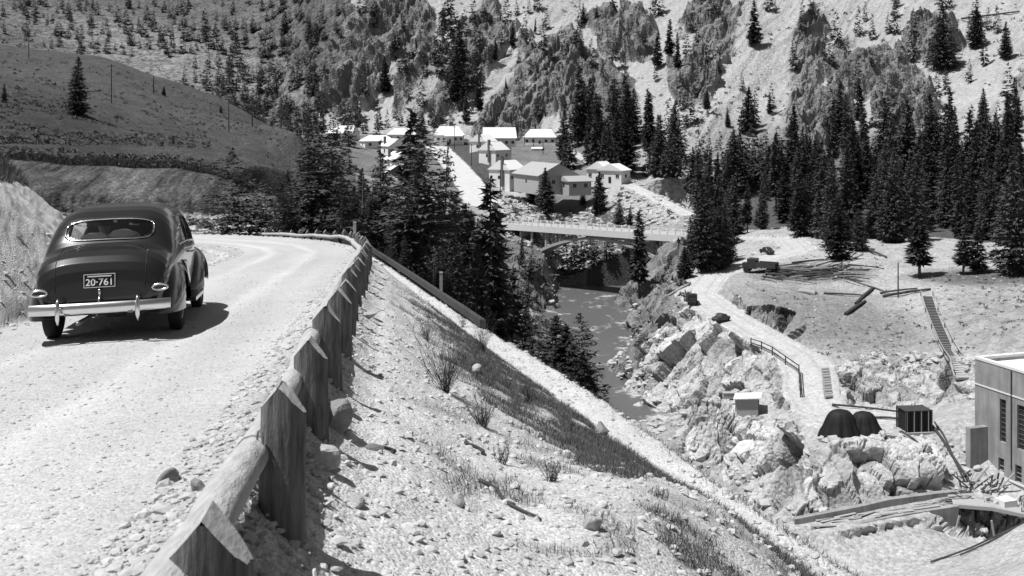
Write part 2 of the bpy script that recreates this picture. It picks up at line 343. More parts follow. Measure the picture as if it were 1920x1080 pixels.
# town
tw = (DD > 318) & (DD < 520) & (PX > 600) & (PX < 1130) & ~mtn
tone = np.where(tw, .17+.07*nz2+.05*nz3, tone)
lawn = tw & (std > .2) & (PX > 845) & (PX < 960) & (YP < 352)
tone = np.where(lawn, .075+.02*nz3, tone)
tone = np.where(tw & (YP+6*nz3 > 350) & (PX+10*nz2 > 862) & (PX < 985), .42+.06*nz3, tone)

tone = np.where((std < .6*nz3) & (DD > 290) & (DD < 520), .50+.05*nz3, tone)
tone = np.where((sid < 0) & (DD > 280) & (DD < 500), .50, tone)
# mountain
tone = np.where(mtn, .36+.05*dg+.02*nz2-.10*sstep(.55, .95, 1-2.2*np.abs(perlin(sA/11., sB/140., 5)))*sstep(0, .3, nz1+.1), tone)
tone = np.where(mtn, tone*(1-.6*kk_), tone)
tone = np.where(mtn, tone*(1-rockm)+rockm*(.19+.04*nz2+.05*nz3+.05*dg), tone)
tone = np.where(far, .115+.04*nz1+.03*nz2, tone)
lf = (ell(330, 110, 260, 50, 14, .5)*far); tone = tone*(1-lf)+lf*(.20+.07*nz2)
tone = tone*(1+(var-1)*np.maximum(np.clip(midrock, 0, 1), rockm))
tone = np.clip(tone, .03, .75)

# ------------------------------------------------------------------ sheets
cls = np.zeros(Z.shape, np.int8)            # 0 ground
cls[hill] = 1; cls[((DD > 95) | ((DD > 58) & (PX > 1250))) & ~hill] = 2
cls[mtn] = 3; cls[far] = 4
cls[mrd <= .2] = 5
cls[(qrd < .1+.5*nz3) & (DD > 118) & (DD < 262)] = 6
cls[(std < .5*nz3) & (DD > 290) & (DD < 520)] = 7
fc = cls[:-1, :-1]
NR, NC = Z.shape
vid = np.arange(NR*NC).reshape(NR, NC)
quads = np.stack([vid[:-1, :-1], vid[:-1, 1:], vid[1:, 1:], vid[1:, :-1]], -1)
VV = np.stack([GX, GY, GZ], -1).reshape(-1, 3).astype(np.float32); TT = tone.reshape(-1).astype(np.float32)
def np_mesh(name, v, faces, smooth=False):
    me = bpy.data.meshes.new(name); n, k = faces.shape
    me.vertices.add(len(v)); me.vertices.foreach_set('co', v.astype(np.float32).ravel())
    me.loops.add(n*k); me.loops.foreach_set('vertex_index', faces.astype(np.int32).ravel())
    me.polygons.add(n); me.polygons.foreach_set('loop_start', np.arange(0, n*k, k, dtype=np.int32)); me.polygons.foreach_set('loop_total', np.full(n, k, np.int32))
    me.polygons.foreach_set('use_smooth', np.full(n, smooth)); me.update(calc_edges=True)
    return me
def tag(o, label=None, cat=None, group=None, kind=None):
    if label: o['label'] = label
    if cat: o['category'] = cat
    if group: o['group'] = group
    if kind: o['kind'] = kind
    return o

# ------------------------------------------------------------------ materials
def new_mat(name):
    m = bpy.data.materials.new(name); m.use_nodes = True; n = m.node_tree; n.nodes.clear()
    o = n.nodes.new('ShaderNodeOutputMaterial'); b = n.nodes.new('ShaderNodeBsdfPrincipled'); n.links.new(b.outputs[0], o.inputs[0])
    return m, n, b
def math_n(n, op, a, b=None, clamp=False):
    q = n.nodes.new('ShaderNodeMath'); q.operation = op; q.use_clamp = clamp
    for i, s in enumerate((a, b)):
        if s is None: continue
        if isinstance(s, (int, float)): q.inputs[i].default_value = s
        else: n.links.new(s, q.inputs[i])
    return q.outputs[0]
def tex(n, kind, co, scale, detail=3, rough=.55, stretch=None):
    if stretch:
        mp = n.nodes.new('ShaderNodeMapping'); mp.inputs['Scale'].default_value = stretch; n.links.new(co, mp.inputs[0]); co = mp.outputs[0]
    t = n.nodes.new('ShaderNodeTexNoise' if kind == 'n' else 'ShaderNodeTexVoronoi'); n.links.new(co, t.inputs['Vector']); t.inputs['Scale'].default_value = scale
    if kind == 'n': t.inputs['Detail'].default_value = detail; t.inputs['Roughness'].default_value = rough; return t.outputs[0]
    return t.outputs['Distance'] if kind == 'v' else t.outputs['Color']
def ground_mat(name, s1, s2, vscale, c1, c2, cv, bump, bdist):
    """tone attribute x two noises x stone speckle, with bump"""
    m, n, b = new_mat(name)
    at = n.nodes.new('ShaderNodeAttribute'); at.attribute_name = 'tone'
    tc = n.nodes.new('ShaderNodeTexCoord').outputs['Object']
    a = tex(n, 'n', tc, s1, 5, .65); c = tex(n, 'n', tc, s2, 4, .7); v = tex(n, 'v', tc, vscale); vc = tex(n, 'c', tc, vscale)
    sp = n.nodes.new('ShaderNodeSeparateColor'); n.links.new(vc, sp.inputs[0])
    k = math_n(n, 'MULTIPLY_ADD', math_n(n, 'SUBTRACT', a, .5), c1*2); n.nodes[-1].inputs[2].default_value = 1
    k2 = math_n(n, 'MULTIPLY_ADD', math_n(n, 'SUBTRACT', c, .5), c2*2); n.nodes[-1].inputs[2].default_value = 1
    k3 = math_n(n, 'MULTIPLY_ADD', math_n(n, 'SUBTRACT', sp.outputs[0], .5), cv*2); n.nodes[-1].inputs[2].default_value = 1
    t = math_n(n, 'MULTIPLY', math_n(n, 'MULTIPLY', at.outputs['Fac'], k), math_n(n, 'MULTIPLY', k2, k3))
    t = math_n(n, 'MINIMUM', math_n(n, 'MAXIMUM', t, .02), .8)
    n.links.new(t, b.inputs['Base Color']); b.inputs['Roughness'].default_value = .95; b.inputs['Specular IOR Level'].default_value = .15
    h = math_n(n, 'ADD', math_n(n, 'MULTIPLY', c, 1.2), math_n(n, 'MULTIPLY', math_n(n, 'SUBTRACT', 1, v), .8))
    bp = n.nodes.new('ShaderNodeBump'); bp.inputs['Strength'].default_value = bump; bp.inputs['Distance'].default_value = bdist
    n.links.new(h, bp.inputs['Height']); n.links.new(bp.outputs[0], b.inputs['Normal'])
    return m
GM = {0: ground_mat('gravel_slope', 1.1, 18, 40, .22, .35, .22, .7, .02),
      1: ground_mat('dry_grass_hill', .5, 5, 3, .3, .6, .35, .8, .35),
      2: ground_mat('rocky_earth', .3, 2.2, 2.6, .25, .45, .20, .8, .22),
      3: ground_mat('mountain_rock', .07, .5, .9, .2, .4, .14, .8, .7),
      4: ground_mat('distant_slope', .05, .5, .3, .35, .7, .4, .7, 2.),
      5: ground_mat('gravel_road', .6, 14, 55, .10, .22, .16, .6, .012),
      6: ground_mat('dirt_track', .3, 2.5, 3, .12, .3, .15, .5, .12),
      7: ground_mat('street_dust', .1, 1, 1, .06, .1, .05, .3, .1)}
SHEETS = {0: ('ground', 'pale gravel embankment falling away from the guard rail', 'ground'), 1: ('hillside', 'dark grassy hillside above the road bend', 'hillside'),
          2: ('riverside_terrain', 'rocky gorge and quarried ground beside the river', 'terrain'), 3: ('mountain', 'steep scree and cliff mountainside behind the town', 'mountain'),
          4: ('distant_mountain', 'dim distant mountain behind the grassy hill', 'mountain'), 5: ('gravel_road', 'white gravel road curving left along the hill', 'road'),
          6: ('quarry_track', 'pale dirt track winding down past the rock outcrop', 'track'), 7: ('town_street', 'bare white street running up through the town', 'street')}
for k, (nm, lb, ct) in SHEETS.items():
    q = quads[fc == k]
    u, inv = np.unique(q.ravel(), return_inverse=True)
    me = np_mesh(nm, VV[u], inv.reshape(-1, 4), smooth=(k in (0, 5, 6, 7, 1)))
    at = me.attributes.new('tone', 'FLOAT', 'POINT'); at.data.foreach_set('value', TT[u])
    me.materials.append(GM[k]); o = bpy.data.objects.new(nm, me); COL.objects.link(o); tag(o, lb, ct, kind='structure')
# river water
m, n, b = new_mat('river_water')
tc = n.nodes.new('ShaderNodeTexCoord').outputs['Object']
a = tex(n, 'n', tc, .35, 5, .7, (1, .6, 1)); c = tex(n, 'n', tc, 1.6, 3, .6)
cr_ = n.nodes.new('ShaderNodeValToRGB'); n.links.new(tex(n, 'n', tc, .16, 6, .75, (1, .8, 1)), cr_.inputs[0])
cr_.color_ramp.elements[0].position = .565; cr_.color_ramp.elements[0].color = (.11, .11, .11, 1); cr_.color_ramp.elements[1].position = .66; cr_.color_ramp.elements[1].color = (.5, .5, .5, 1)
n.links.new(cr_.outputs[0], b.inputs['Base Color']); b.inputs['Roughness'].default_value = .35
bp = n.nodes.new('ShaderNodeBump'); bp.inputs['Distance'].default_value = .35; bp.inputs['Strength'].default_value = .8
n.links.new(math_n(n, 'ADD', a, math_n(n, 'MULTIPLY', c, .4)), bp.inputs['Height']); n.links.new(bp.outputs[0], b.inputs['Normal'])
rx, ry = np.meshgrid(np.linspace(-60, 75, 60), np.linspace(128, 360, 90))
rv = np.stack([rx, ry, np.full(rx.shape, WZ)+.06*fbm(rx/3, ry/3, 0, 2)], -1).reshape(-1, 3); vi = np.arange(rx.size).reshape(rx.shape)
me = np_mesh('river', rv, np.stack([vi[:-1, :-1], vi[:-1, 1:], vi[1:, 1:], vi[1:, :-1]], -1).reshape(-1, 4), True); me.materials.append(m)
o = bpy.data.objects.new('river', me); COL.objects.link(o); tag(o, 'dark river running under the bridge through the gorge', 'river', kind='structure')
# ------------------------------------------------------------------ vegetation meshes
def simple_mat(name, tone, rough=.9, var=.3, scale=2., spec=.2, stretch=None, bump=0, bd=.01, metal=0):
    m, n, b = new_mat(name)
    tc = n.nodes.new('ShaderNodeTexCoord').outputs['Object']
    a = tex(n, 'n', tc, scale, 5, .65, stretch)
    k = math_n(n, 'MULTIPLY_ADD', math_n(n, 'SUBTRACT', a, .5), var*2*tone); n.nodes[-1].inputs[2].default_value = tone
    n.links.new(math_n(n, 'MAXIMUM', k, .01), b.inputs['Base Color'])
    b.inputs['Roughness'].default_value = rough; b.inputs['Specular IOR Level'].default_value = spec; b.inputs['Metallic'].default_value = metal
    if bump:
        bp = n.nodes.new('ShaderNodeBump'); bp.inputs['Strength'].default_value = bump; bp.inputs['Distance'].default_value = bd
        n.links.new(a, bp.inputs['Height']); n.links.new(bp.outputs[0], b.inputs['Normal'])
    return m
M_NEEDLE = simple_mat('conifer_needles', .05, .8, .6, 1.1, .15)
M_NEEDLE2 = simple_mat('pale_conifer_needles', .085, .8, .6, 1.3, .15)
M_BUSH = simple_mat('bush_leaves', .10, .8, .5, 1.5, .15)
for m_ in (M_NEEDLE, M_NEEDLE2):
    n = m_.node_tree; b = n.nodes['Principled BSDF']; src = b.inputs['Base Color'].links[0].from_socket
    oi = n.nodes.new('ShaderNodeObjectInfo'); k = math_n(n, 'MULTIPLY_ADD', oi.outputs['Random'], 1.1); n.nodes[-1].inputs[2].default_value = .55
    n.links.new(math_n(n, 'MULTIPLY', src, k), b.inputs['Base Color'])
M_BARK = simple_mat('conifer_bark', .09, .95, .5, 3, .1, (1, 1, .2))
def mk(name, me, mat, parent=None):
    me.materials.append(mat); o = bpy.data.objects.new(name, me); COL.objects.link(o)
    if parent: o.parent = parent
    return o
def spray_tris(pos, dirn, size, rg, droop=.35):
    """ragged leaf-size triangles lying roughly along dirn"""
    n = len(pos); d = dirn+rg.normal(0, .35, (n, 3)); d[:, 2] -= droop*rg.random(n); d /= np.linalg.norm(d, axis=1)[:, None]
    s = np.cross(d, rg.normal(0, 1, (n, 3))*[.5, .5, 1.]); s /= np.maximum(np.linalg.norm(s, axis=1), 1e-6)[:, None]
    L = (size*(.6+.8*rg.random(n)))[:, None]
    a = pos-s*L*.30; b = pos+s*L*.30; c = pos+d*L
    v = np.stack([a, b, c], 1).reshape(-1, 3); return v, np.arange(len(v)).reshape(-1, 3)
def cone_mesh(h, r, seg=6, z0=0., lean=0):
    z = np.linspace(0, 1, 5); v = []
    for t in z:
        for k in range(seg):
            a = 2*math.pi*k/seg; q = r*(1-.85*t); v.append((q*math.cos(a)+lean*t*t, q*math.sin(a), z0+h*t))
    f = [(i*seg+k, i*seg+(k+1) % seg, (i+1)*seg+(k+1) % seg, (i+1)*seg+k) for i in range(4) for k in range(seg)]
    return np.array(v), np.array(f)
def conifer_arrays(seed, wid, whorls, per, sub, bare=.10, gap=0., power=.75, size=.55, round_=0.):
    """crown of a 10 m conifer"""
    rg = np.random.default_rng(seed); pos = []; dr = []; sz = []
    for i in range(whorls):
        t = bare+(1-bare)*((i+rg.random()*.7)/whorls)
        u = (t-bare)/(1-bare)
        prof = (1-u)**power*(min(1, (u+.12)/.25) if not round_ else math.sqrt(max(0, 1-(2*u-.85)**2*round_))*.95+.05)
        rr = wid*max(prof, .03)
        nb = max(3, int(per*(.45+.55*(1-u))))
        for k in range(nb):
            if rg.random() < gap: continue
            a = rg.random()*6.283; L = rr*(.62+.5*rg.random()); rise = .12-.38*(1-u)+rg.normal(0, .06)
            if rg.random() < .06: L *= 1.2
            ns = max(2, int(sub*(.4+L/wid)))
            q = (np.arange(ns)+rg.random(ns)*.6+.25)/ns
            x = np.cos(a)*L*q; y = np.sin(a)*L*q; z = 10*t+rise*L*q+.10*L*q*q
            sidew = rg.normal(0, .11, ns)*L*(1-q*.4)
            x = x-np.sin(a)*sidew; y = y+np.cos(a)*sidew
            pos.append(np.stack([x, y, z+rg.normal(0, .05, ns)], 1)); dr.append(np.tile([np.cos(a), np.sin(a), rise*.6], (ns, 1))); sz.append(np.full(ns, size*(.55+.45*(1-u))))
    # leader
    zt = np.linspace(9.2, 10, 8); pos.append(np.stack([zt*0, zt*0, zt], 1)); dr.append(np.tile([.2, 0, 1.], (8, 1))); sz.append(np.full(8, .25))
    return spray_tris(np.concatenate(pos), np.concatenate(dr), np.concatenate(sz)[:, None][:, 0], rg)
def leafy_arrays(seed, n, blobs, size):
    rg = np.random.default_rng(seed); pos = []
    for (bx, by, bz, br) in blobs:
        m = int(n*br**2); d = rg.normal(0, 1, (m, 3)); d /= np.linalg.norm(d, axis=1)[:, None]
        pos.append(np.array([bx, by, bz])+d*br*(.55+.5*rg.random((m, 1))))
    pos = np.concatenate(pos); pos = pos[pos[:, 2] > .05]
    return spray_tris(pos, rg.normal(0, 1, pos.shape), np.full(len(pos), size), rg, .2)
CROWN = {}; TRUNK = {}
def reg(kind, va, trunk):
    v, f = va; CROWN[kind] = np_mesh('conifer_crown', v, f); TRUNK[kind] = np_mesh('conifer_trunk', *trunk)
    CROWN[kind].materials.append(M_NEEDLE); TRUNK[kind].materials.append(M_BARK)
reg('full0', conifer_arrays(1, 1.75, 60, 11, 12, .04, .05, .75, .40), cone_mesh(9.8, .17))
reg('full1', conifer_arrays(2, 2.0, 58, 11, 12, .05, .08, .7, .40), cone_mesh(9.8, .19))
reg('full2', conifer_arrays(3, 2.3, 56, 12, 13, .03, .0, .62, .40), cone_mesh(9.8, .2))
reg('slim0', conifer_arrays(4, 1.15, 62, 9, 6, .08, .08, .8), cone_mesh(9.8, .14))
reg('slim1', conifer_arrays(5, 1.0, 60, 8, 6, .22, .18, .7), cone_mesh(9.8, .13))
reg('round', conifer_arrays(6, 2.5, 55, 13, 10, .03, .0, .55, .6, .9), cone_mesh(9.5, .22))
reg('snag', conifer_arrays(8, 1.0, 42, 5, 4, .30, .45, .6, .4), cone_mesh(9.9, .12))
reg('open', conifer_arrays(9, 2.4, 46, 8, 16, .12, .22, .7, .32), cone_mesh(9.8, .18))
for k in ('round', 'full2'):
    pass
# ragged big trees near the lens: several tops and open limbs
def clump_arrays(seed):
    rg = np.random.default_rng(seed); V = []; Fc = []; o = 0
    for i in range(9):
        v, f = conifer_arrays(seed*10+i, 2.0, 46, 9, 15, .05, .15, .55, .30)
        s = .45+.5*rg.random(); v = v*[s*1.1, s*1.1, s]+[rg.normal(0, 1.6), rg.normal(0, 1.6), rg.random()*1.4]
        V.append(v); Fc.append(f+o); o += len(v)
    return np.concatenate(V), np.concatenate(Fc)
reg('clump', clump_arrays(21), cone_mesh(8.5, .22))
CROWN['bush'] = np_mesh('bush_crown', *leafy_arrays(31, 260, [(0, 0, .7, 1.), (.8, .2, .5, .8), (-.7, .3, .6, .8), (.1, -.6, 1.2, .7), (-.4, 0, 1.4, .6)], .34)); CROWN['bush'].materials.append(M_BUSH)
TRUNK['bush'] = np_mesh('bush_stem', *cone_mesh(1.2, .08, 5)); TRUNK['bush'].materials.append(M_BARK)
FOREST = []                        # (kind, x, y, z, h, rot, widthscale) of all trees; the largest in view become objects
def tree_at(px, y_top, D, kind, label, group, cat='conifer', ws=1., base=None):
    x = (px-960)/F*D; z = float(H(x, D)) if base is None else base
    h = -(y_top-HY)/F*D-z
    h = max(h, 1.5)
    put_tree(x, D, z-.15, h, kind, label, group, cat, ws)
def tree_on(px, y_base, y_top, kind, label, group, cat='conifer', ws=1., dmin=60, dmax=1600):
    D = float(hit(px, y_base, dmin, dmax)); tree_at(px, y_top, D, kind, label, group, cat, ws)
NT = [0]
def put_tree(x, y, z, h, kind, label, group, cat, ws=1.):
    s = h/10.; r = bpy.data.objects.new({'bush': 'bush'}.get(kind, 'conifer_tree'), None); COL.objects.link(r)
    r.location = (x, y, z); r.rotation_euler = (random.gauss(0, .025), random.gauss(0, .025), random.random()*6.28)
    if kind == 'bush': s = h/2.1
    r.scale = (s*ws, s*ws, s); tag(r, label, cat, group)
    for nm, me in (('crown', CROWN[kind]), ('trunk', TRUNK[kind])):
        c = bpy.data.objects.new(nm, me); COL.objects.link(c); c.parent = r
    NT[0] += 1
    return r
# --- trees one can tell apart ------------------------------------------------
G1 = 'conifers between the road and the gorge'
for px, yt, D, k, ws, lb in [
    (622, 240, 84, 'clump', 1.9, 'broad ragged dark conifer directly behind the far bend of the log fence'),
    (560, 345, 78, 'clump', 1.4, 'low spreading dark conifer behind the leftmost posts of the fence bend'),
    (680, 300, 92, 'clump', 1.6, 'bushy conifer between the ragged conifer and the tall thin ones'),
    (640, 330, 70, 'open', 1.5, 'open branched dark conifer rising over the fence bend'),
    (716, 262, 120, 'open', .7, 'sparse conifer with see-through top before the white houses'),
    (757, 205, 150, 'slim1', 1.0, 'tall thin conifer standing up past the white house roofs'),
    (790, 272, 125, 'full0', .8, 'dense pointed conifer left of the thin-topped one beside the street'),
    (824, 262, 118, 'open', .62, 'spire topped conifer with short level branches in front of the street'),
    (745, 345, 105, 'full1', 1.0, 'dark full conifer below the tall thin conifer'),
    (700, 380, 88, 'clump', 1.2, 'dark tangled conifer above the start of the timber rail'),
    (770, 400, 84, 'full2', 1.3, 'broad conifer above the middle of the timber rail'),
    (846, 372, 128, 'slim1', .9, 'dead looking grey topped conifer beside the pale street'),
    (868, 392, 140, 'slim0', 1.5, 'small conifer at the foot of the pale street'),
    (885, 380, 132, 'full0', 1.0, 'pointed conifer just left of the tall narrow one by the bridge end'),
    (916, 330, 128, 'slim1', 1.1, 'tall narrow conifer in front of the left bridge end'),
    (928, 385, 150, 'slim0', 1.0, 'narrow dark conifer close to the left bridge end'),
    (898, 455, 120, 'full1', 1.0, 'full conifer in front of the shaded rock cliff'),
    (850, 440, 108, 'full2', 1.2, 'broad dark conifer above the lower end of the timber rail'),
    (812, 455, 92, 'clump', .9, 'tangled low conifer above the lower timber rail'),
    (950, 500, 155, 'slim0', 1.3, 'short conifer standing before the dark cliff'),
    (736, 440, 75, 'clump', 1.0, 'low dark conifer hugging the timber rail'),
    (985, 560, 190, 'full0', 1.4, 'small conifer on the ledge under the dark cliff'),
    (1035, 590, 165, 'full2', 1.6, 'dark bushy conifer on the near riverbank'),
    (1062, 610, 160, 'round', 1.5, 'rounded dark conifer at the near edge of the river'),
    (1092, 660, 158, 'round', 1.2, 'low dark conifer closest to the river water'),
    (1000, 600, 150, 'clump', 1.3, 'broad low conifer left of the rounded riverside one'),
    (978, 432, 250, 'slim0', .7, 'thin conifer in front of the left bridge abutment')]:
    tree_at(px, yt, D, k, lb, G1, ws=ws)
G2 = 'conifers round the bridge and town'
for px, yb, yt, k, ws, lb in [
    (1023, 402, 314, 'round', 1.0, 'rounded dark conifer in front of the big hall'),
    (998, 384, 320, 'full2', 1.0, 'shorter dark conifer left of the rounded one by the hall'),
    (1123, 402, 322, 'round', .9, 'lone dark conifer on the bank between hall and stepped cottages'),
    (1092, 385, 345, 'full0', 1.2, 'small conifer at the right corner of the hall'),
    (1160, 425, 372, 'full2', 1.2, 'conifer on the pale bank just behind the middle of the bridge'),
    (1180, 432, 385, 'full0', 1.0, 'small conifer behind the right half of the bridge')]:
    tree_on(px, yb, yt, k, lb, G2, ws=ws, dmin=265, dmax=420)
for px, yb, yt, k, ws, lb in [
    (1198, 560, 392, 'slim1', 1.1, 'thin sparse conifer standing in front of the right side of the bridge'),
    (1296, 490, 405, 'full0', 1.0, 'dark conifer touching the right end of the bridge deck'),
    (1318, 510, 335, 'full1', 1.1, 'tall dark conifer to the right of the bridge end'),
    (1345, 505, 385, 'full2', 1.0, 'full conifer beside the track right of the bridge'),
    (1365, 495, 410, 'full2', 1.1, 'bushy conifer at the top bend of the track'),
    (1345, 500, 350, 'full0', 1.0, 'pointed conifer behind the bushy one at the track bend'),
    (1285, 535, 462, 'round', 1.2, 'low round conifer below the right bridge end')]:
    tree_on(px, yb, yt, k, lb, G2, ws=ws, dmin=195, dmax=300)
G3 = 'conifers on the quarry flat'
for px, yb, yt, k, ws, lb in [
    (1572, 488, 370, 'full1', 1.5, 'large dark conifer beside the felled logs on the flat'),
    (1610, 470, 390, 'full2', 1.2, 'bushy conifer just right of the large one by the logs'),
    (1537, 440, 355, 'slim1', 1.6, 'bare stemmed conifer at the back of the sandy flat'),
    (1724, 520, 395, 'slim1', 2.0, 'conifer with a bare lower trunk right of the upright pole'),
    (1806, 515, 420, 'slim1', 2.0, 'short conifer left of a pair above the quarry edge'),
    (1832, 512, 415, 'slim0', 1.8, 'short conifer right of a pair above the quarry edge'),
    (1905, 515, 300, 'full1', 1.2, 'tall conifer at the edge of the flat above the concrete building')]:
    tree_on(px, yb, yt, k, lb, G3, ws=ws, dmin=150, dmax=300)
tree_at(145, 105, 195, 'full2', 'lone dark pointed conifer on the grassy hill above the car', 'conifers on the grassy hill', ws=.95)
tree_at(8, 155, 190, 'full1', 'conifer cut by the frame edge on the grassy hill', 'conifers on the grassy hill', ws=.95)
tree_on(307, 180, 160, 'round', 'tiny dark bush below the ridge between two poles', 'bushes on the grassy hill', 'bush', dmin=150)
tree_on(414, 212, 196, 'round', 'tiny dark bush beside the pole nearest the ridge end', 'bushes on the grassy hill', 'bush', dmin=150)
# mountain side, isolated
G4 = 'conifers on the mountainside'
for px, yb, yt, k, ws, lb in [
    (1402, 250, 163, 'round', .95, 'big lone conifer low on the pale scree'),
    (1443, 215, 176, 'full1', 1.0, 'small conifer just right of the big lone scree conifer'),
    (1365, 238, 205, 'round', .8, 'small dark conifer left of the big lone scree conifer'),
    (1831, 88, 12, 'round', .95, 'lone dark conifer high on the pale slope near the fallen trunk'),
    (1770, 130, 15, 'full2', 1.3, 'large conifer high on the right slope'),
    (1885, 110, 40, 'full0', 1.2, 'pointed conifer high on the right below the fallen trunk'),
    (1177, 260, 140, 'slim0', 1.3, 'tall conifer right of the lone scree patch above the bridge'),
    (1325, 215, 165, 'round', .8, 'conifer on the knoll of dotted scree'),
    (1415, 90, 0, 'slim0', 1.5, 'conifer against the rock tower beside the widest scree chute'),
    (961, 90, 42, 'slim0', 1.2, 'isolated conifer on pale scree above the town centre'),
    (1003, 62, 33, 'slim0', .9, 'thin isolated conifer to the right of the isolated scree one'),
    (898, 205, 145, 'full0', 1.1, 'conifer above the long white bunkhouse'),
    (875, 232, 170, 'slim0', 1.2, 'slender conifer behind the long white bunkhouse'),
    (722, 180, 105, 'slim0', 1.5, 'conifer against the cliff above the left houses'),
    (791, 262, 208, 'slim0', 1.0, 'slim conifer left of the white house with the porch'),
    (949, 172, 145, 'full0', .8, 'tiny conifer in the middle of a scree streak'),
    (928, 120, 70, 'slim0', 1.2, 'conifer below the dark tree clump over the bunkhouse'),
    (862, 150, 40, 'full1', 1.3, 'dense conifer in the dark clump over the bunkhouse'),
    (858, 190, 90, 'full0', 1.3, 'lower conifer of the dark clump over the bunkhouse'),
    (1255, 110, 35, 'slim0', 1.3, 'pointed conifer above the knoll of dotted scree'),
    (1232, 130, 55, 'slim0', 1.3, 'conifer left of the knoll of dotted scree'),
    (1270, 135, 60, 'slim0', 1.0, 'slender conifer touching the knoll of dotted scree'),
    (1094, 45, 5, 'full0', 1.0, 'conifer on the rock rim above the cliffs'),
    (1118, 50, 8, 'full0', .9, 'second conifer on the rock rim above the cliffs')]:
    tree_on(px, yb, yt, k, lb, G4, ws=ws, dmin=290)
# --- zones filled at random: (x0,x1, base rows y0..y1, count, height px, dmin,dmax, kinds, label, group)
ALL = []
def zone(x0, x1, y0, y1, n, h0, h1, dmin, dmax, kinds, label, group, ws=1.1, top=None):
    ws = ws*.88
    rg = np.random.default_rng(int(x0*7+y0*13+n))
    for i in range(n):
        px = rg.uniform(x0, x1); yb = rg.uniform(y0, y1)
        D = float(hit(px, yb, dmin, dmax)); hp = rg.uniform(h0, h1)*(.8+.4*rg.random())
        x = (px-960)/F*D; z = float(H(x, D)); yb2 = HY-z/D*F
        ALL.append((hp, px, D, x, z, hp*D/F, kinds[rg.integers(len(kinds))], label, group, ws*rg.uniform(.85, 1.25)))
FK = ['full0', 'full1', 'slim0', 'full0', 'slim1', 'full2']
zone(1480, 1920, 335, 470, 104, 70, 175, 225, 420, FK, 'dark conifer packed into the dense stand on the right slope', 'conifers of the dense stand on the right')
zone(1560, 1920, 240, 340, 26, 70, 115, 250, 480, FK, 'conifer at the thinning top of the right stand', 'conifers at the top of the right stand')
zone(1300, 1560, 340, 445, 52, 60, 120, 255, 420, FK, 'conifer in the dark belt behind the sandy flat', 'conifers of the belt behind the flat', 1.2)
zone(1230, 1480, 300, 380, 42, 50, 90, 285, 460, FK, 'conifer at the foot of the mountain behind the bridge', 'conifers at the mountain foot', 1.2)
zone(1050, 1290, 250, 335, 44, 70, 130, 330, 520, FK, 'conifer in the dark strip right of the town', 'conifers right of the town', 1.1)
zone(640, 860, 222, 258, 34, 25, 50, 440, 640, FK, 'conifer behind the left houses of the town', 'conifers behind the left houses', 1.2)
zone(560, 660, 240, 330, 26, 40, 70, 230, 560, FK, 'conifer in the dark gap between hill and town', 'conifers between hill and town', 1.2)
zone(400, 610, 150, 262, 110, 24, 44, 420, 1000, FK, 'conifer in the shaded valley behind the hill', 'conifers in the valley behind the hill', 1.2)
zone(540, 760, 400, 470, 34, 60, 120, 74, 120, ['clump', 'full0', 'open', 'slim0'], '', 'conifers of the thicket at the road bend', 1.2)
zone(660, 900, 400, 520, 46, 70, 120, 100, 240, FK, 'conifer half hidden in the dark grove left of the gorge', 'conifers of the grove left of the gorge', 1.2)
zone(880, 1000, 520, 590, 12, 35, 60, 150, 262, FK, 'conifer above the shaded gorge cliff', 'conifers above the gorge cliff', 1.1)
zone(1040, 1180, 480, 530, 14, 40, 70, 280, 340, FK, 'conifer under the arch of the bridge', 'conifers seen beneath the bridge', 1.2)
zone(1300, 1370, 440, 520, 22, 60, 100, 205, 300, FK, 'conifer on the bank at the right bridge end', 'conifers on the right bridge bank', 1.2)
zone(1500, 1900, 390, 445, 30, 60, 130, 235, 400, FK, 'conifer along the front of the dark stand', 'conifers along the front of the stand', 1.2)
zone(640, 1280, 20, 230, 70, 28, 60, 440, 900, FK, 'small conifer scattered over the cliffs above the town', 'conifers over the cliffs', 1.1)
zone(825, 895, 40, 190, 15, 45, 75, 440, 900, FK, 'conifer in the dark streak of trees over the bunkhouse', 'conifers of the streak over the bunkhouse', 1.2)
zone(1280, 1920, 5, 240, 60, 30, 70, 330, 800, FK, 'small conifer scattered over the upper right slope', 'conifers over the upper right slope', 1.1)
zone(0, 640, 10, 110, 210, 14, 34, 560, 1700, FK, 'tiny conifer on the distant mountain', 'conifers on the distant mountain', 1.3)
zone(330, 620, 60, 180, 60, 22, 44, 500, 1500, FK, 'tiny conifer low on the distant mountain', 'conifers low on the distant mountain', 1.2)
ALL.sort(key=lambda t: -t[0])
NIND = 296-NT[0]
IND = ALL[:NIND]; byg = {}
for i, t in enumerate(IND): byg.setdefault(t[8], []).append(i)
LBL = {}
def words(k): return {'f': 'full crowned', 's': 'narrow', 'o': 'open', 'r': 'rounded', 'c': 'ragged'}[k[0]]
for gr, ids in byg.items():
    n = len(ids); sx = sorted(ids, key=lambda i: IND[i][1]); sh_ = sorted(ids, key=lambda i: -IND[i][0]); sd_ = sorted(ids, key=lambda i: IND[i][2])
    for i in ids:
        a = sx.index(i)/n; b_ = sh_.index(i)/n; c = sd_.index(i)/n; t = IND[i]; where = gr.split(' ', 1)[1]
        side = ['far left', 'left', 'middle', 'right', 'far right'][min(4, int(a*5))] if n > 6 else ['leftmost', 'second from left', 'third from left', 'fourth from left', 'fifth from left', 'rightmost'][min(5, sx.index(i)) if sx.index(i) < n-1 or n == 1 else 5]
        size = ['very tall', 'tall', 'middling', 'short'][min(3, int(b_*4))]; row = ['front', 'middle rank', 'back'][min(2, int(c*3))]
        LBL[i] = f"{size} {words(t[6])} conifer, {side}, {row}, {where}"
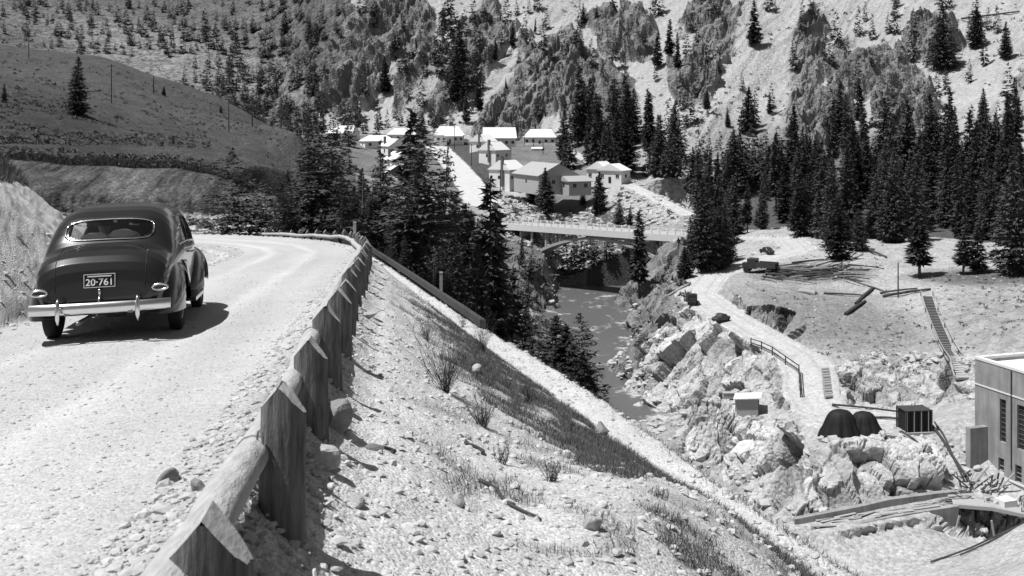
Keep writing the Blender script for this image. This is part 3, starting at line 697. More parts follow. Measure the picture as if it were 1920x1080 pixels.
for i, (hp, px, D, x, z, h, k, lb, gr, ws) in enumerate(IND):
    put_tree(x, D, z-.2, h, k, LBL[i], gr, 'conifer', ws)
# the rest as one distant wood
low = [conifer_arrays(50+i, 1.6+.3*i, 20, 7, 3, .04, 0, .75, 1.0) for i in range(3)]
V = []; Fc = []; o_ = 0; rg = np.random.default_rng(11)
for hp, px, D, x, z, h, k, lb, gr, ws in ALL[NIND:]:
    v, f = low[rg.integers(3)]; a = rg.random()*6.28; s = h/10
    q = np.stack([(v[:, 0]*math.cos(a)-v[:, 1]*math.sin(a))*s*ws+x, (v[:, 0]*math.sin(a)+v[:, 1]*math.cos(a))*s*ws+D, v[:, 2]*s+z-.2], 1)
    V.append(q); Fc.append(f+o_); o_ += len(q)
o = mk('distant_forest', np_mesh('distant_forest', np.concatenate(V), np.concatenate(Fc)), M_NEEDLE)
tag(o, 'dark far-off conifers dotting the mountains beyond', 'forest', kind='stuff')
# scrub dots on scree, hill, banks
def scatter(name, label, n, cond, size, seed, mat, cat, m=26, flat=.8):
    rg = np.random.default_rng(seed); ok = np.argwhere(cond[:-1, :-1]); 
    if len(ok) == 0: return
    ar = (DD**2)[ok[:, 0], ok[:, 1]]; pick = ok[rg.integers(0, len(ok), n)]
    c = np.stack([GX[pick[:, 0], pick[:, 1]], GY[pick[:, 0], pick[:, 1]], GZ[pick[:, 0], pick[:, 1]]], 1)
    s = rg.uniform(size[0], size[1], n)*(rg.random(n)**1.5*.8+.5)
    d = rg.normal(0, 1, (n, m, 3)); d /= np.linalg.norm(d, axis=2, keepdims=True); d[..., 2] = np.abs(d[..., 2])*flat
    pos = (c[:, None]+d*s[:, None, None]*(.5+.5*rg.random((n, m, 1)))).reshape(-1, 3)
    v, f = spray_tris(pos, rg.normal(0, 1, pos.shape), np.repeat(s, m)*.7, rg, .1)
    o = mk(name, np_mesh(name, v, f), mat); tag(o, label, cat, kind='stuff'); return o
clus = fbm(XX/25., YY/25., Z/25., 3)
scatter('mountain_scrub', 'low dark scrub dotted over the mountain scree', 1500, mtn & (clus+.12 > 0) & (DD < 760), (.5, 1.6), 1, M_NEEDLE, 'scrub', 18)
scatter('distant_scrub', 'dark scrub speckling the distant mountain', 5200, far & (DD < 1400) & (clus+.2 > 0) & (PX > -100), (1.2, 3.2), 2, M_NEEDLE2, 'scrub', 10)
scatter('hillside_scrub', 'sagebrush clumps over the dark hillside', 4200, hill & (DD > 66) & (DD < 330) & ~fb & (clus > -.1) & (PX > -200), (.15, .55), 3, M_NEEDLE2, 'scrub', 26)
scatter('riverbank_scrub', 'leafy undergrowth along the gorge banks', 1500, (((DD > 115) & (DD < 330) & (PX > 600) & (PX < 1110)) | ((DD > 170) & (DD < 262) & (PX > 1150) & (PX < 1300))) & (rvd > 1.5) & (std > 1) & (Z > -44), (.5, 1.6), 4, M_BUSH, 'undergrowth', 22)
scatter('quarry_scrub', 'sparse weeds on the quarry slope', 600, (DD > 135) & (DD < 230) & (PX > 1400) & (PX < 1950) & (qrd > .5) & (clus > .0), (.15, .45), 5, M_BUSH, 'weeds', 14)
scatter('scree_bushes', 'dark bushes dotting the bank behind the bridge', 160, (DD > 285) & (DD < 335) & (PX > 960) & (PX < 1290) & (std > 1) & (sid > 1), (.5, 1.4), 6, M_BUSH, 'bushes', 30)
# ------------------------------------------------------------------ mesh builder
class MB:
    def __init__(s): s.v = []; s.f = []
    def add(s, v, f):
        o = len(s.v); s.v += [tuple(map(float, p)) for p in v]; s.f += [tuple(int(i)+o for i in q) for q in f]; return s
    def box(s, c, d, rot=None, bev=0):
        x, y, z = [q/2 for q in d]; vs_ = [(-x, -y, -z), (x, -y, -z), (x, y, -z), (-x, y, -z), (-x, -y, z), (x, -y, z), (x, y, z), (-x, y, z)]
        if rot is not None: vs_ = [tuple(rot @ Vector(p)) for p in vs_]
        return s.add([(p[0]+c[0], p[1]+c[1], p[2]+c[2]) for p in vs_], [(0, 3, 2, 1), (4, 5, 6, 7), (0, 1, 5, 4), (1, 2, 6, 5), (2, 3, 7, 6), (3, 0, 4, 7)])
    def beam(s, a, b, w_, h_, roll=0):
        a, b = Vector(a), Vector(b); d = b-a; q = d.to_track_quat('Y', 'Z').to_matrix() @ Matrix.Rotation(roll, 3, 'Y')
        return s.box((a+b)/2, (w_, d.length, h_), q)
    def tube(s, pts, r, seg=8, cap=True, jit=0, squash=1):
        pts = [Vector(p) for p in pts]; n = len(pts); rr = r if isinstance(r, (list, tuple, np.ndarray)) else [r]*n
        v = []; prev = None
        for i, p in enumerate(pts):
            t = (pts[min(i+1, n-1)]-pts[max(i-1, 0)]).normalized()
            if prev is None: u = t.orthogonal().normalized()
            else: u = (prev-t*prev.dot(t)).normalized()
            prev = u; w2 = t.cross(u)
            for k in range(seg):
                a = 2*math.pi*k/seg; q = rr[i]*(1+jit*(random.random()-.5)); v.append(p+u*math.cos(a)*q+w2*math.sin(a)*q*squash)
        f = [(i*seg+k, i*seg+(k+1) % seg, (i+1)*seg+(k+1) % seg, (i+1)*seg+k) for i in range(n-1) for k in range(seg)]
        if cap: f += [tuple(range(seg-1, -1, -1)), tuple(range((n-1)*seg, n*seg))]
        return s.add(v, f)
    def prism(s, poly, a, b):
        """poly in (x, z) extruded along y from a to b"""
        n = len(poly); v = [(p[0], a, p[1]) for p in poly]+[(p[0], b, p[1]) for p in poly]
        return s.add(v, [tuple(range(n-1, -1, -1)), tuple(range(n, 2*n))]+[(i, (i+1) % n, n+(i+1) % n, n+i) for i in range(n)])
    def lathe(s, prof, seg=24, axis='X', c=(0, 0, 0)):
        v = []
        for (h, r) in prof:
            for k in range(seg):
                a = 2*math.pi*k/seg; p = (h, r*math.cos(a), r*math.sin(a)) if axis == 'X' else (r*math.cos(a), r*math.sin(a), h)
                v.append((p[0]+c[0], p[1]+c[1], p[2]+c[2]))
        n = len(prof); f = [(i*seg+k, i*seg+(k+1) % seg, (i+1)*seg+(k+1) % seg, (i+1)*seg+k) for i in range(n-1) for k in range(seg)]
        f += [tuple(range(seg-1, -1, -1)), tuple(range((n-1)*seg, n*seg))]
        return s.add(v, f)
    def build(s, name, mat, parent=None, smooth=False, auto=None):
        me = bpy.data.meshes.new(name); me.from_pydata(s.v, [], s.f); me.update()
        import bmesh as _b
        bm = _b.new(); bm.from_mesh(me); _b.ops.recalc_face_normals(bm, faces=bm.faces); bm.to_mesh(me); bm.free()
        if smooth:
            me.polygons.foreach_set('use_smooth', [True]*len(me.polygons))
            if auto: me.set_sharp_from_angle(angle=R(auto))
        me.materials.append(mat); o = bpy.data.objects.new(name, me); COL.objects.link(o)
        if parent is not None: o.parent = parent
        return o
def empty(name, loc, rz, label, cat, group=None):
    o = bpy.data.objects.new(name, None); COL.objects.link(o); o.location = loc; o.rotation_euler = (0, 0, rz); return tag(o, label, cat, group)
def copy_tree(o, parent=None):
    c = o.copy(); COL.objects.link(c); c.parent = parent
    for ch in list(o.children): copy_tree(ch, c)
    return c
def hz(x, y): return float(H(x, y))

M_POST = simple_mat('weathered_log', .17, .9, 1.3, 7, .15, (4, 4, .45), 1., .03)
M_CUT = simple_mat('fresh_cut_wood', .40, .85, .6, 14, .15, (1, 1, 3), .6, .01)
M_RAIL = simple_mat('peeled_log', .42, .8, .6, 9, .2, (3, .5, 3), 1., .02)
M_TIMBER = simple_mat('dark_timber', .06, .9, .5, 3, .15, (2, .4, 2), .4, .02)
M_PLANK = simple_mat('pale_planks', .34, .85, .35, 4, .2, (3, .6, 3))
M_PALE = simple_mat('pale_paint', .55, .8, .1, 3)
M_IRON = simple_mat('iron', .25, .5, .2, 20, .5, metal=.6)
# ------------------------------------------------------------------ log guard rail along the road
fx = [(fenceX(d), d) for d in (3.15, 5.2, 7.45, 9.6, 11.7, 13.7, 15.6, 17.6, 19.7, 21.8, 24, 26.2, 28.4)]+[(-4.42, 31), (-4.85, 33.6), (-5.3, 36), (-5.8, 38.4), (-6.2, 41), (-6.7, 43.4), (-7.3, 46), (-8.0, 48.4), (-8.8, 50.6), (-9.7, 52.8), (-10.6, 55), (-11.6, 57.6), (-12.5, 60), (-13.6, 62.6), (-15.2, 66.4), (-17.1, 70.5)]
fx[0] = (-.95, 3.2); TZ0 = .03
def top_z(y): return np.interp(y, [0, 31, 48, 62, 72], [-.913, -3.58, -5.10, -6.55, -7.55])
fence = empty('log_guard_rail', (fx[1][0], fx[1][1], hz(*fx[1])), 0, 'weathered log guard rail with chisel topped posts along the road edge', 'guard rail')
fl = fence.location.copy()
def chisel_post(x, y, zt, zb, r, yaw, lean, seed, staple):
    rg = random.Random(seed); m = MB(); seg = 44; lv = 14; V = []; ra = []; fl_ = [rg.uniform(0, 6.28) for _ in range(4)]
    for k in range(seg): ra.append(r*(1+.035*rg.uniform(-1, 1)+.03*math.sin(k*6.283/seg*5+fl_[0])+.02*math.sin(k*6.283/seg*9+fl_[1])))
    for i in range(lv+1):
        t = i/lv
        for k in range(seg):
            a = 2*math.pi*k/seg; q = ra[k]*(1.05-.07*t+.012*rg.uniform(-1, 1)); px_, py_ = q*math.cos(a), q*math.sin(a)*.70
            top = zt-abs(px_+.012)*1.22+ .012*rg.uniform(-1, 1)*0
            z = zb+(top-zb)*t; V.append((px_+lean*t*.02, py_, z))
    F_ = [(i*seg+k, i*seg+(k+1) % seg, (i+1)*seg+(k+1) % seg, (i+1)*seg+k) for i in range(lv) for k in range(seg)]
    rot = Matrix.Rotation(yaw, 3, 'Z'); V = [tuple(rot @ Vector(p)+Vector((x-fl.x, y-fl.y, -fl.z))) for p in V]
    m.add(V, F_); o = m.build('post', M_POST, fence, True, 50)
    # the two bevels of the top, fresh wood
    c = MB(); ridge = []; top_ring = V[lv*seg:]
    rid = [tuple(rot @ Vector((-.012, s_*r*.69, zt))+Vector((x-fl.x, y-fl.y, -fl.z+.004))) for s_ in (-1, 1)]
    R_ = [top_ring[k] for k in range(seg) if math.cos(2*math.pi*k/seg)*ra[k] > 0]
    rr_ = sorted([k for k in range(seg) if math.cos(2*math.pi*k/seg) > .02], key=lambda k: math.sin(2*math.pi*k/seg))
    ll_ = sorted([k for k in range(seg) if math.cos(2*math.pi*k/seg) < -.02], key=lambda k: math.sin(2*math.pi*k/seg))
    up = lambda p: (p[0], p[1], p[2]+.003)
    c.add([rid[0]]+[up(top_ring[k]) for k in rr_]+[rid[1]], [tuple(range(len(rr_)+2))])
    c.add([rid[0]]+[up(top_ring[k]) for k in ll_]+[rid[1]], [tuple(range(len(ll_)+2))])
    c.build('cut_top', M_CUT, o)
    if staple:
        s_ = MB(); ps = [(math.cos(t_)*.024, 0, math.sin(t_)*.045) for t_ in np.linspace(0, 2*math.pi, 14)]
        P0 = rot @ Vector((-r*.72, -r*.70, zt-.26)); s_.tube([rot @ Vector((p[0]*.7, -p[0]*.7, p[2]))+P0+Vector((x-fl.x, y-fl.y, -fl.z)) for p in ps], .006, 6)
        s_.build('staple', M_IRON, o)
    return o
for i, (x, y) in enumerate(fx):
    zt = float(top_z(y)); nx, ny = fx[min(i+1, len(fx)-1)]; qx, qy = fx[max(i-1, 0)]
    yaw = -math.atan2(nx-qx, ny-qy); zb = hz(x, y)-.35
    if i == 0: zb = zt-1.4; zt -= .04
    chisel_post(x, y, zt+.03*math.sin(i*2.3), zb, .128+.012*math.sin(i*5.1) if y < 30 else .14, yaw*.7+.06*math.sin(i*3.), math.sin(i*1.7), i, i in (1, 3))
# rails, butted logs with uneven girth on the road side of the posts
rp = [(-.62, .8)]+fx
def rail_pt(x, y, k): 
    return Vector((x-.13-.012*min(max(y-8, 0), 8), y-.02, float(top_z(y))-.31+.03*math.sin(k*1.9)))-fl
for a in range(0, len(rp)-1, 2):
    b = min(a+2, len(rp)-1); pts = []; rad = []
    for j in range(a, b+1):
        pts.append(rail_pt(rp[j][0], rp[j][1], j))
    if len(pts) < 2: continue
    fine_p = []; 
    for j in range(len(pts)-1):
        for t in np.linspace(0, 1, 7, endpoint=(j == len(pts)-2)): fine_p.append(pts[j].lerp(pts[j+1], t)+Vector((random.uniform(-.008, .008), 0, random.uniform(-.01, .01))))
    rad = [.088+.010*math.sin(math.pi*q/(len(fine_p)-1))*math.sin(a*1.7+1)+.004*math.sin(q*1.3+a)*math.sin(math.pi*q/(len(fine_p)-1)) for q in range(len(fine_p))]
    MB().tube(fine_p, rad, 14, True, .05).build('rail', M_RAIL, fence, True, 60)

# second guard of sawn timber lower down, beyond the crest
gpts = [P(682, 452, 84), P(700, 470, 77), P(745, 499, 66), P(790, 529, 57), P(830, 556, 50.5), P(868, 581, 45.5), P(905, 607, 41)]
tg = empty('timber_guard_rail', gpts[0], 0, 'dark two beam timber rail running down beside the lower bench', 'guard rail')
g0 = Vector(gpts[0])
for j in range(len(gpts)-1):
    a, b = Vector(gpts[j])-g0, Vector(gpts[j+1])-g0
    s_ = .0118*(gpts[j][1])
    MB().beam(a+Vector((0, 0, .02)), b+Vector((0, 0, .02)), .22, .30).build('beam', M_TIMBER, tg)
    MB().beam(a+Vector((.15, 0, -.52)), b+Vector((.15, 0, -.52)), .30, .34).build('beam', M_TIMBER, tg)
    MB().box(b+Vector((.05, .02, -.45)), (.16, .16, 1.2)).build('post', M_TIMBER, tg)
    if j in (1, 2, 4): MB().box(a+Vector((.13, -.16, -.22)), (.12, .10, .26)).build('bracket', M_PALE, tg)
for (px, y0, y1, D, lb) in [(665, 418, 446, 62, 'pale square marker post beyond the log fence bend'), (827, 512, 552, 58, 'pale marker post standing below the timber rail')]:
    x, _, zt = P(px, y0, D); zb = P(px, y1, D)[2]; zb = min(zb, hz(x, D))
    e = MB().box((0, 0, (zt-zb)/2), (.17, .17, zt-zb)).box((0, 0, zt-zb+.03), (.2, .2, .06)).build('marker_post', M_PLANK); e.location = (x, D, zb); tag(e, lb, 'marker post')

# ------------------------------------------------------------------ rocks and gravel
def rock_mesh(seed, sub=3, rough=.28):
    import bmesh as _b
    bm = _b.new(); _b.ops.create_icosphere(bm, subdivisions=sub, radius=1)
    co = np.array([v.co[:] for v in bm.verts]); rg = np.random.default_rng(seed)
    for _ in range(9):                                  # planar breaks
        n = rg.normal(0, 1, 3); n /= np.linalg.norm(n); d = rg.uniform(.55, .85); k = co@n; m = k > d; co[m] -= np.outer(k[m]-d, n)
    co += co*rough*.25*perlin(co[:, 0]*2+seed, co[:, 1]*2, co[:, 2]*2)[:, None]
    for v, c in zip(bm.verts, co): v.co = c
    me = bpy.data.meshes.new('rock'); bm.to_mesh(me); bm.free(); return me
M_ROCK = simple_mat('pale_stone', .42, .95, .35, 3, .15, bump=.8, bd=.03)
M_ROCK2 = simple_mat('grey_stone', .24, .95, .45, 2, .15, bump=.8, bd=.03)
RM = [rock_mesh(i) for i in range(6)]
for m_ in RM[:3]: m_.materials.append(M_ROCK)
for m_ in RM[3:]: m_.materials.append(M_ROCK2)
for i, (px, py, sx, sy, sz, v, lb) in enumerate([
    (628, 800, .14, .16, .17, 4, 'grey boulder leaning on the third post of the log fence'),
    (606, 876, .13, .12, .11, 1, 'smooth pale stone at the foot of the third fence post'),
    (655, 775, .10, .12, .05, 0, 'flat white slab behind the grey fence boulder'),
    (688, 597, .24, .16, .07, 1, 'flat white slab beside the seventh fence post'),
    (668, 948, .08, .06, .05, 0, 'small pale stone on the shoulder right of the second post'),
    (700, 848, .10, .05, .03, 5, 'thin grey slab lying on the shoulder'),
    (862, 948, .07, .07, .05, 2, 'white stone low on the near slope'),
    (1110, 998, .09, .10, .07, 1, 'white stone on the swelling of the near slope'),
    (320, 905, .085, .06, .035, 4, 'flat grey rock on the road left of the rail'),
    (372, 922, .06, .06, .03, 3, 'broken grey rock on the road edge beside the rail'),
    (1126, 815, .16, .16, .17, 5, 'dark boulder on the inner lip of the lower bench'),
    (893, 700, .12, .12, .09, 2, 'white rock at the top of the grassy band')]):
    D = float(hit(px, py, 2, 60)); x = (px-960)/F*D; r_ = bpy.data.objects.new('rock', RM[v]); COL.objects.link(r_)
    r_.location = (x, D, hz(x, D)+sz*.45); r_.scale = (sx, sy, sz); r_.rotation_euler = (.2*i, .1, i*1.3); tag(r_, lb, 'rock')
def stones(name, label, n, cond, size, seed, mat, lump=1., wts=None):
    rg = np.random.default_rng(seed); ok = np.argwhere(cond[:-1, :-1]); ar = (DD[:-1, :-1]**2*np.gradient(np.log(ROWS))[:-1, None])[ok[:, 0], ok[:, 1]]
    if wts is not None: ar = ar*wts[:-1, :-1][ok[:, 0], ok[:, 1]]
    pick = ok[rg.choice(len(ok), n, p=ar/ar.sum())]
    c = np.stack([GX[pick[:, 0], pick[:, 1]], GY[pick[:, 0], pick[:, 1]], GZ[pick[:, 0], pick[:, 1]]], 1); c[:, :2] += rg.normal(0, .02, (n, 2))
    t = (1+5**.5)/2; ico = np.array([(-1, t, 0), (1, t, 0), (-1, -t, 0), (1, -t, 0), (0, -1, t), (0, 1, t), (0, -1, -t), (0, 1, -t), (t, 0, -1), (t, 0, 1), (-t, 0, -1), (-t, 0, 1)])/1.9
    fc_ = np.array([(0, 11, 5), (0, 5, 1), (0, 1, 7), (0, 7, 10), (0, 10, 11), (1, 5, 9), (5, 11, 4), (11, 10, 2), (10, 7, 6), (7, 1, 8), (3, 9, 4), (3, 4, 2), (3, 2, 6), (3, 6, 8), (3, 8, 9), (4, 9, 5), (2, 4, 11), (6, 2, 10), (8, 6, 7), (9, 8, 1)])
    s = size[0]+(size[1]-size[0])*rg.random(n)**6
    v = ico[None]*(1+.35*rg.normal(0, .6, (n, 12, 1)).clip(-1, 1))*np.stack([1+.4*rg.random(n), 1+.4*rg.random(n), (.45+.4*rg.random(n))*lump], 1)[:, None]*s[:, None, None]
    a = rg.random(n)*6.283; ca, sa = np.cos(a)[:, None], np.sin(a)[:, None]
    v = np.stack([v[..., 0]*ca-v[..., 1]*sa, v[..., 0]*sa+v[..., 1]*ca, v[..., 2]+s[:, None]*.15], -1)+c[:, None]
    o = mk(name, np_mesh(name, v.reshape(-1, 3), (fc_[None]+np.arange(n)[:, None, None]*12).reshape(-1, 3)), mat); return tag(o, label, 'gravel', kind='stuff')
inv = (PX > -20) & (PX < 1960)
M_PEB = simple_mat('mixed_gravel', .44, .95, .75, .9, .15)
M_PEB.node_tree.nodes['Noise Texture'].inputs['Scale'].default_value = 9
nearc = 1/np.clip(DD, 3, 60)**1.2
stones('slope_gravel', 'loose pale stones over the near slope', 42000, sh & inv & (DD < 55) & (benchd > 0) & (grassy < .4), (.004, .040), 1, M_PEB, 1., nearc)
stones('shoulder_gravel', 'coarse stones heaped along the guard rail', 12000, inv & (DD < 80) & (np.abs(mrs-2.25) < .4), (.006, .036), 2, M_PEB, 1., nearc)
stones('road_gravel', 'loose gravel scattered over the road', 14000, inv & (DD < 40) & (mrd < 0), (.003, .016), 3, M_PEB, .8, nearc)
stones('bank_stones', 'stones littering the foot of the cut bank', 2500, (PX > -200) & (DD < 110) & (mrs < 0) & (mrd > -.3) & (mrd < 1.2) & (DD > 9), (.015, .07), 4, M_PEB, .9)
stones('bench_stones', 'rubble along the lower bench', 3000, inv & (DD < 90) & (benchd < .2), (.015, .08), 5, M_PEB, 1., nearc)
stones('quarry_rubble', 'angular rubble over the quarry and river bed', 3000, (DD > 98) & (DD < 200) & (PX > 1100) & (PX < 1960) & (qrd > .3) & (Z > -44.9) & ((Z < -41.0) | ((rock > .05) & (rock < .6) & (slope < .9))) & (fbm(XX/4, YY/4, 3, 2) > -.1), (.06, .75), 6, M_ROCK, 1.)
stones('quarry_gravel', 'scattered small stones on the quarry slope', 1500, (DD > 98) & (DD < 200) & (PX > 1100) & (PX < 1960) & (qrd > .3) & (Z > -44.9), (.05, .3), 9, M_ROCK, 1.)
stones('river_stones', 'pale boulders along the river edge', 260, (DD > 130) & (DD < 330) & (np.abs(rvd-.5) < 1.2), (.25, 1.1), 7, M_ROCK, 1.)
stones('bank_rubble', 'pale rubble on the bank behind the bridge', 2600, (DD > 275) & (DD < 330) & (PX > 940) & (PX < 1300) & (sid > 0) & (std > 0), (.2, .9), 8, M_ROCK, 1.)

# ------------------------------------------------------------------ grass and dry plants on the slope
M_GRASS = simple_mat('dry_grass', .115, .85, .6, 3, .15); M_STALK = simple_mat('dark_stalks', .06, .9, .5, 3)
def blades(name, label, n, cond, hgt, wid, seed, mat, cat, wts=None, lean=.5):
    rg = np.random.default_rng(seed); ok = np.argwhere(cond[:-1, :-1]); ar = (DD[:-1, :-1]**2*np.gradient(np.log(ROWS))[:-1, None])[ok[:, 0], ok[:, 1]]
    if wts is not None: ar = ar*wts[:-1, :-1][ok[:, 0], ok[:, 1]]
    pick = ok[rg.choice(len(ok), n, p=ar/ar.sum())]
    c = np.stack([GX[pick[:, 0], pick[:, 1]], GY[pick[:, 0], pick[:, 1]], GZ[pick[:, 0], pick[:, 1]]], 1); c[:, :2] += rg.normal(0, .03, (n, 2)); c[:, 2] -= .01
    h = rg.uniform(*hgt, n); a = rg.random(n)*6.283; w_ = np.stack([np.cos(a), np.sin(a), a*0], 1)*wid
    d = np.stack([rg.normal(0, lean, n), rg.normal(0, lean, n), np.ones(n)], 1); d /= np.linalg.norm(d, axis=1)[:, None]
    top = c+d*h[:, None]; mid = c+d*h[:, None]*.5+np.array([0, 0, .04])*h[:, None]
    v = np.stack([c-w_, c+w_, mid+w_*.7, mid-w_*.7, top], 1).reshape(-1, 3); b_ = np.arange(n)*5
    f = np.stack([b_, b_+1, b_+2, b_+3], 1); f2_ = np.stack([b_+3, b_+2, b_+4], 1)
    me = np_mesh(name, v, np.concatenate([np.stack([b_, b_+1, b_+2], 1), np.stack([b_, b_+2, b_+3], 1), f2_])); o = mk(name, me, mat); return tag(o, label, cat, kind='stuff')
blades('grass_band', 'dark dry grass band along the foot of the near slope', 85000, sh & inv & (grassy > .3) & (DD < 60), (.03, .13), .004, 1, M_GRASS, 'grass', nearc)
blades('sparse_grass', 'sparse dry grass tufts on the gravel slope', 16000, sh & inv & (gp > .55) & (DD < 32) & (benchd > .3), (.03, .14), .003, 2, M_GRASS, 'grass', nearc)
blades('bank_turf', 'dark turf along the top of the cut bank', 30000, nb & (hb > 2.3) & (PX > -150), (.08, .3), .012, 3, M_GRASS, 'turf')
blades('bank_lip_shade_roots', 'dark blades standing in for shade and roots along the far cut bank lip', 26000, lip & (PX > -100), (.2, .6), .03, 6, M_STALK, 'turf')  # dark blades added to deepen the painted shade and roots of the lip
blades('bench_weeds', 'thin weeds along the outer edge of the lower bench', 9000, (DD < 95) & (benchs > 0) & (benchd > -.2) & (benchd < 3) & inv, (.05, .22), .006, 4, M_GRASS, 'weeds', nearc)
def dead_bush(px, py, hh, n, label, seed, spread=.7):
    rg = random.Random(seed); D = float(hit(px, py, 2, 60)); x = (px-960)/F*D; m = MB()
    for i in range(n):
        a = rg.uniform(0, 6.28); t = rg.uniform(.1, 1)*spread; L = hh*rg.uniform(.5, 1.05); p = Vector((rg.uniform(-.04, .04), rg.uniform(-.04, .04), -.02)); pts = [p]
        d = Vector((math.cos(a)*t, math.sin(a)*t, 1)).normalized()
        for j in range(4):
            d = (d+Vector((rg.uniform(-.28, .28), rg.uniform(-.28, .28), .08))).normalized(); p = p+d*L/4; pts.append(p)
        m.tube(pts, [.0035, .003, .0025, .002, .001], 4, False)
        for j in range(9):
            q = pts[rg.randint(1, 4)]; e = q+Vector((rg.uniform(-.14, .14), rg.uniform(-.14, .14), rg.uniform(.0, .18)))*hh; m.tube([q, e], [.0016, .0008], 3, False)
    o = m.build('dry_bush', M_STALK); o.location = (x, D, hz(x, D)); tag(o, label, 'bush', 'dry bushes on the near slope')
for i, q in enumerate([(835, 738, .95, 60, 'tall twiggy bush at the upper edge of the grass band', 1), (905, 660, .9, 40, 'twiggy bush where the grass band meets the bench', 2), (868, 615, 1.1, 30, 'thin twiggy bush on the bench farthest down the slope', 3),
    (800, 640, .6, 22, 'small dry bush above the tall twiggy one', 7), (905, 800, .45, 40, 'dark squat bush below the tall twiggy one', 5), (1035, 905, .22, 26, 'little dark plant near the middle of the near slope', 6), (990, 760, .5, 30, 'dry bush amid the grass band', 8), (940, 870, .25, 18, 'small dark plant left of the middle of the slope', 9)]):
    dead_bush(*q)
for (a, b, r_, lb) in [((735, 852), (700, 842), .018, 'short grey stick lying near the boulder'), ((900, 905), (1010, 985), .02, 'long dark fallen branch across the near slope'), ((905, 855), (860, 822), .02, 'crooked dark branch upslope of the long one')]:
    pa = [float(hit(a[0], a[1], 2, 60)), float(hit(b[0], b[1], 2, 60))]; A_ = Vector(((a[0]-960)/F*pa[0], pa[0], 0)); B_ = Vector(((b[0]-960)/F*pa[1], pa[1], 0)); pts = []
    for t in np.linspace(0, 1, 9):
        q = A_.lerp(B_, t)+Vector((.04*math.sin(t*9), .05*math.sin(t*7), 0)); pts.append((q.x, q.y, hz(q.x, q.y)+.02))
    e = MB().tube(pts, [r_*(1-.6*t) for t in np.linspace(0, 1, 9)], 6, True, .2).build('fallen_branch', M_STALK); tag(e, lb, 'branch')
# ------------------------------------------------------------------ the 1940s car, built about its rear axle: x right, y forward, z up
M_PAINT = simple_mat('dark_car_paint', .006, .26, .3, 4, .45); _b_ = M_PAINT.node_tree.nodes['Principled BSDF']; _b_.inputs['Coat Weight'].default_value = .7; _b_.inputs['Coat Roughness'].default_value = .06
M_CHROME = simple_mat('chrome', .72, .22, .08, 5, .5, metal=1.)
M_TYRE = simple_mat('tyre_rubber', .025, .85, .4, 8)
M_HUB = simple_mat('dusty_hubcap', .30, .4, .2, 6, .5, metal=.6)
M_INT = simple_mat('car_interior', .06, .9, .2, 4)
M_CLOTH = simple_mat('white_cloth', .75, .9, .1, 6)
M_LENS = simple_mat('tail_lens', .03, .2, .1, 5, .6)
M_PLATE = simple_mat('plate_black', .02, .5, .1, 5); M_WHITE = simple_mat('plate_white', .75, .6, .05, 5)
m, n, b = new_mat('car_glass'); b.inputs['Base Color'].default_value = (.9, .9, .9, 1); b.inputs['Roughness'].default_value = .03
mx = n.nodes.new('ShaderNodeMixShader'); tr = n.nodes.new('ShaderNodeBsdfTransparent'); tr.inputs[0].default_value = (.95, .95, .95, 1); gl = n.nodes.new('ShaderNodeBsdfGlossy'); gl.inputs['Roughness'].default_value = .03
fr = n.nodes.new('ShaderNodeFresnel'); fr.inputs[0].default_value = 1.5; n.links.new(fr.outputs[0], mx.inputs[0]); n.links.new(tr.outputs[0], mx.inputs[1]); n.links.new(gl.outputs[0], mx.inputs[2])
n.links.new(mx.outputs[0], [q for q in n.nodes if q.type == 'OUTPUT_MATERIAL'][0].inputs[0]); M_GLASS = m
hd = R(12.5)
def zroad(x, y): return hz(x, y)
cx_, cy_ = -4.99, 12.78
fwd = Vector((-math.sin(hd), math.cos(hd), 0)); rgt = Vector((math.cos(hd), math.sin(hd), 0))
def gz(p): return zroad(p.x, p.y)
C0_ = Vector((cx_, cy_, 0)); pr = C0_+rgt*.73; pl = C0_-rgt*.73; pf = C0_+fwd*2.95
zr_, zl_, zf_ = gz(pr), gz(pl), gz(pf); zc_ = (zr_+zl_)/2
yv = Vector((fwd.x, fwd.y, (zf_-zc_)/2.95)).normalized(); xv = Vector((rgt.x, rgt.y, (zr_-zl_)/1.46)); xv = (xv-yv*xv.dot(yv)).normalized(); zv = xv.cross(yv)
car = empty('car', (cx_, cy_, zc_), 0, 'dark rounded 1940s saloon driving away along the gravel road', 'car')
car.rotation_euler = Matrix((xv, yv, zv)).transposed().to_euler()
# body of revolution-like sections
ST = [(-1.08, .60, .48, .50), (-1.075, .74, .58, .56), (-1.05, .85, .65, .62), (-1.0, .95, .70, .70), (-.92, 1.02, .725, .76), (-.80, 1.07, .74, .81), (-.66, 1.105, .745, .85), (-.54, 1.125, .75, .88), (-.48, 1.15, .755, .90),
      (-.41, 1.22, .76, .92), (-.33, 1.31, .765, .94), (-.24, 1.395, .77, .95), (-.14, 1.47, .775, .96), (.0, 1.54, .78, .965), (.18, 1.59, .785, .975), (.45, 1.63, .79, .98), (.8, 1.65, .79, .98), (1.2, 1.65, .79, .98), (1.6, 1.625, .79, .98), (1.85, 1.585, .785, .98), (2.0, 1.51, .78, .975), (2.1, 1.40, .775, .97), (2.22, 1.28, .77, .96), (2.34, 1.16, .76, .95), (2.5, 1.12, .74, .92), (2.8, 1.09, .66, .88), (3.1, 1.05, .56, .84), (3.35, 1.0, .46, .78), (3.5, .92, .36, .70), (3.6, .78, .26, .62), (3.64, .62, .18, .5)]
ys = np.array([s_[0] for s_ in ST]); 
def stat(y): return [float(np.interp(y, ys, [s_[k] for s_ in ST])) for k in (1, 2, 3)]
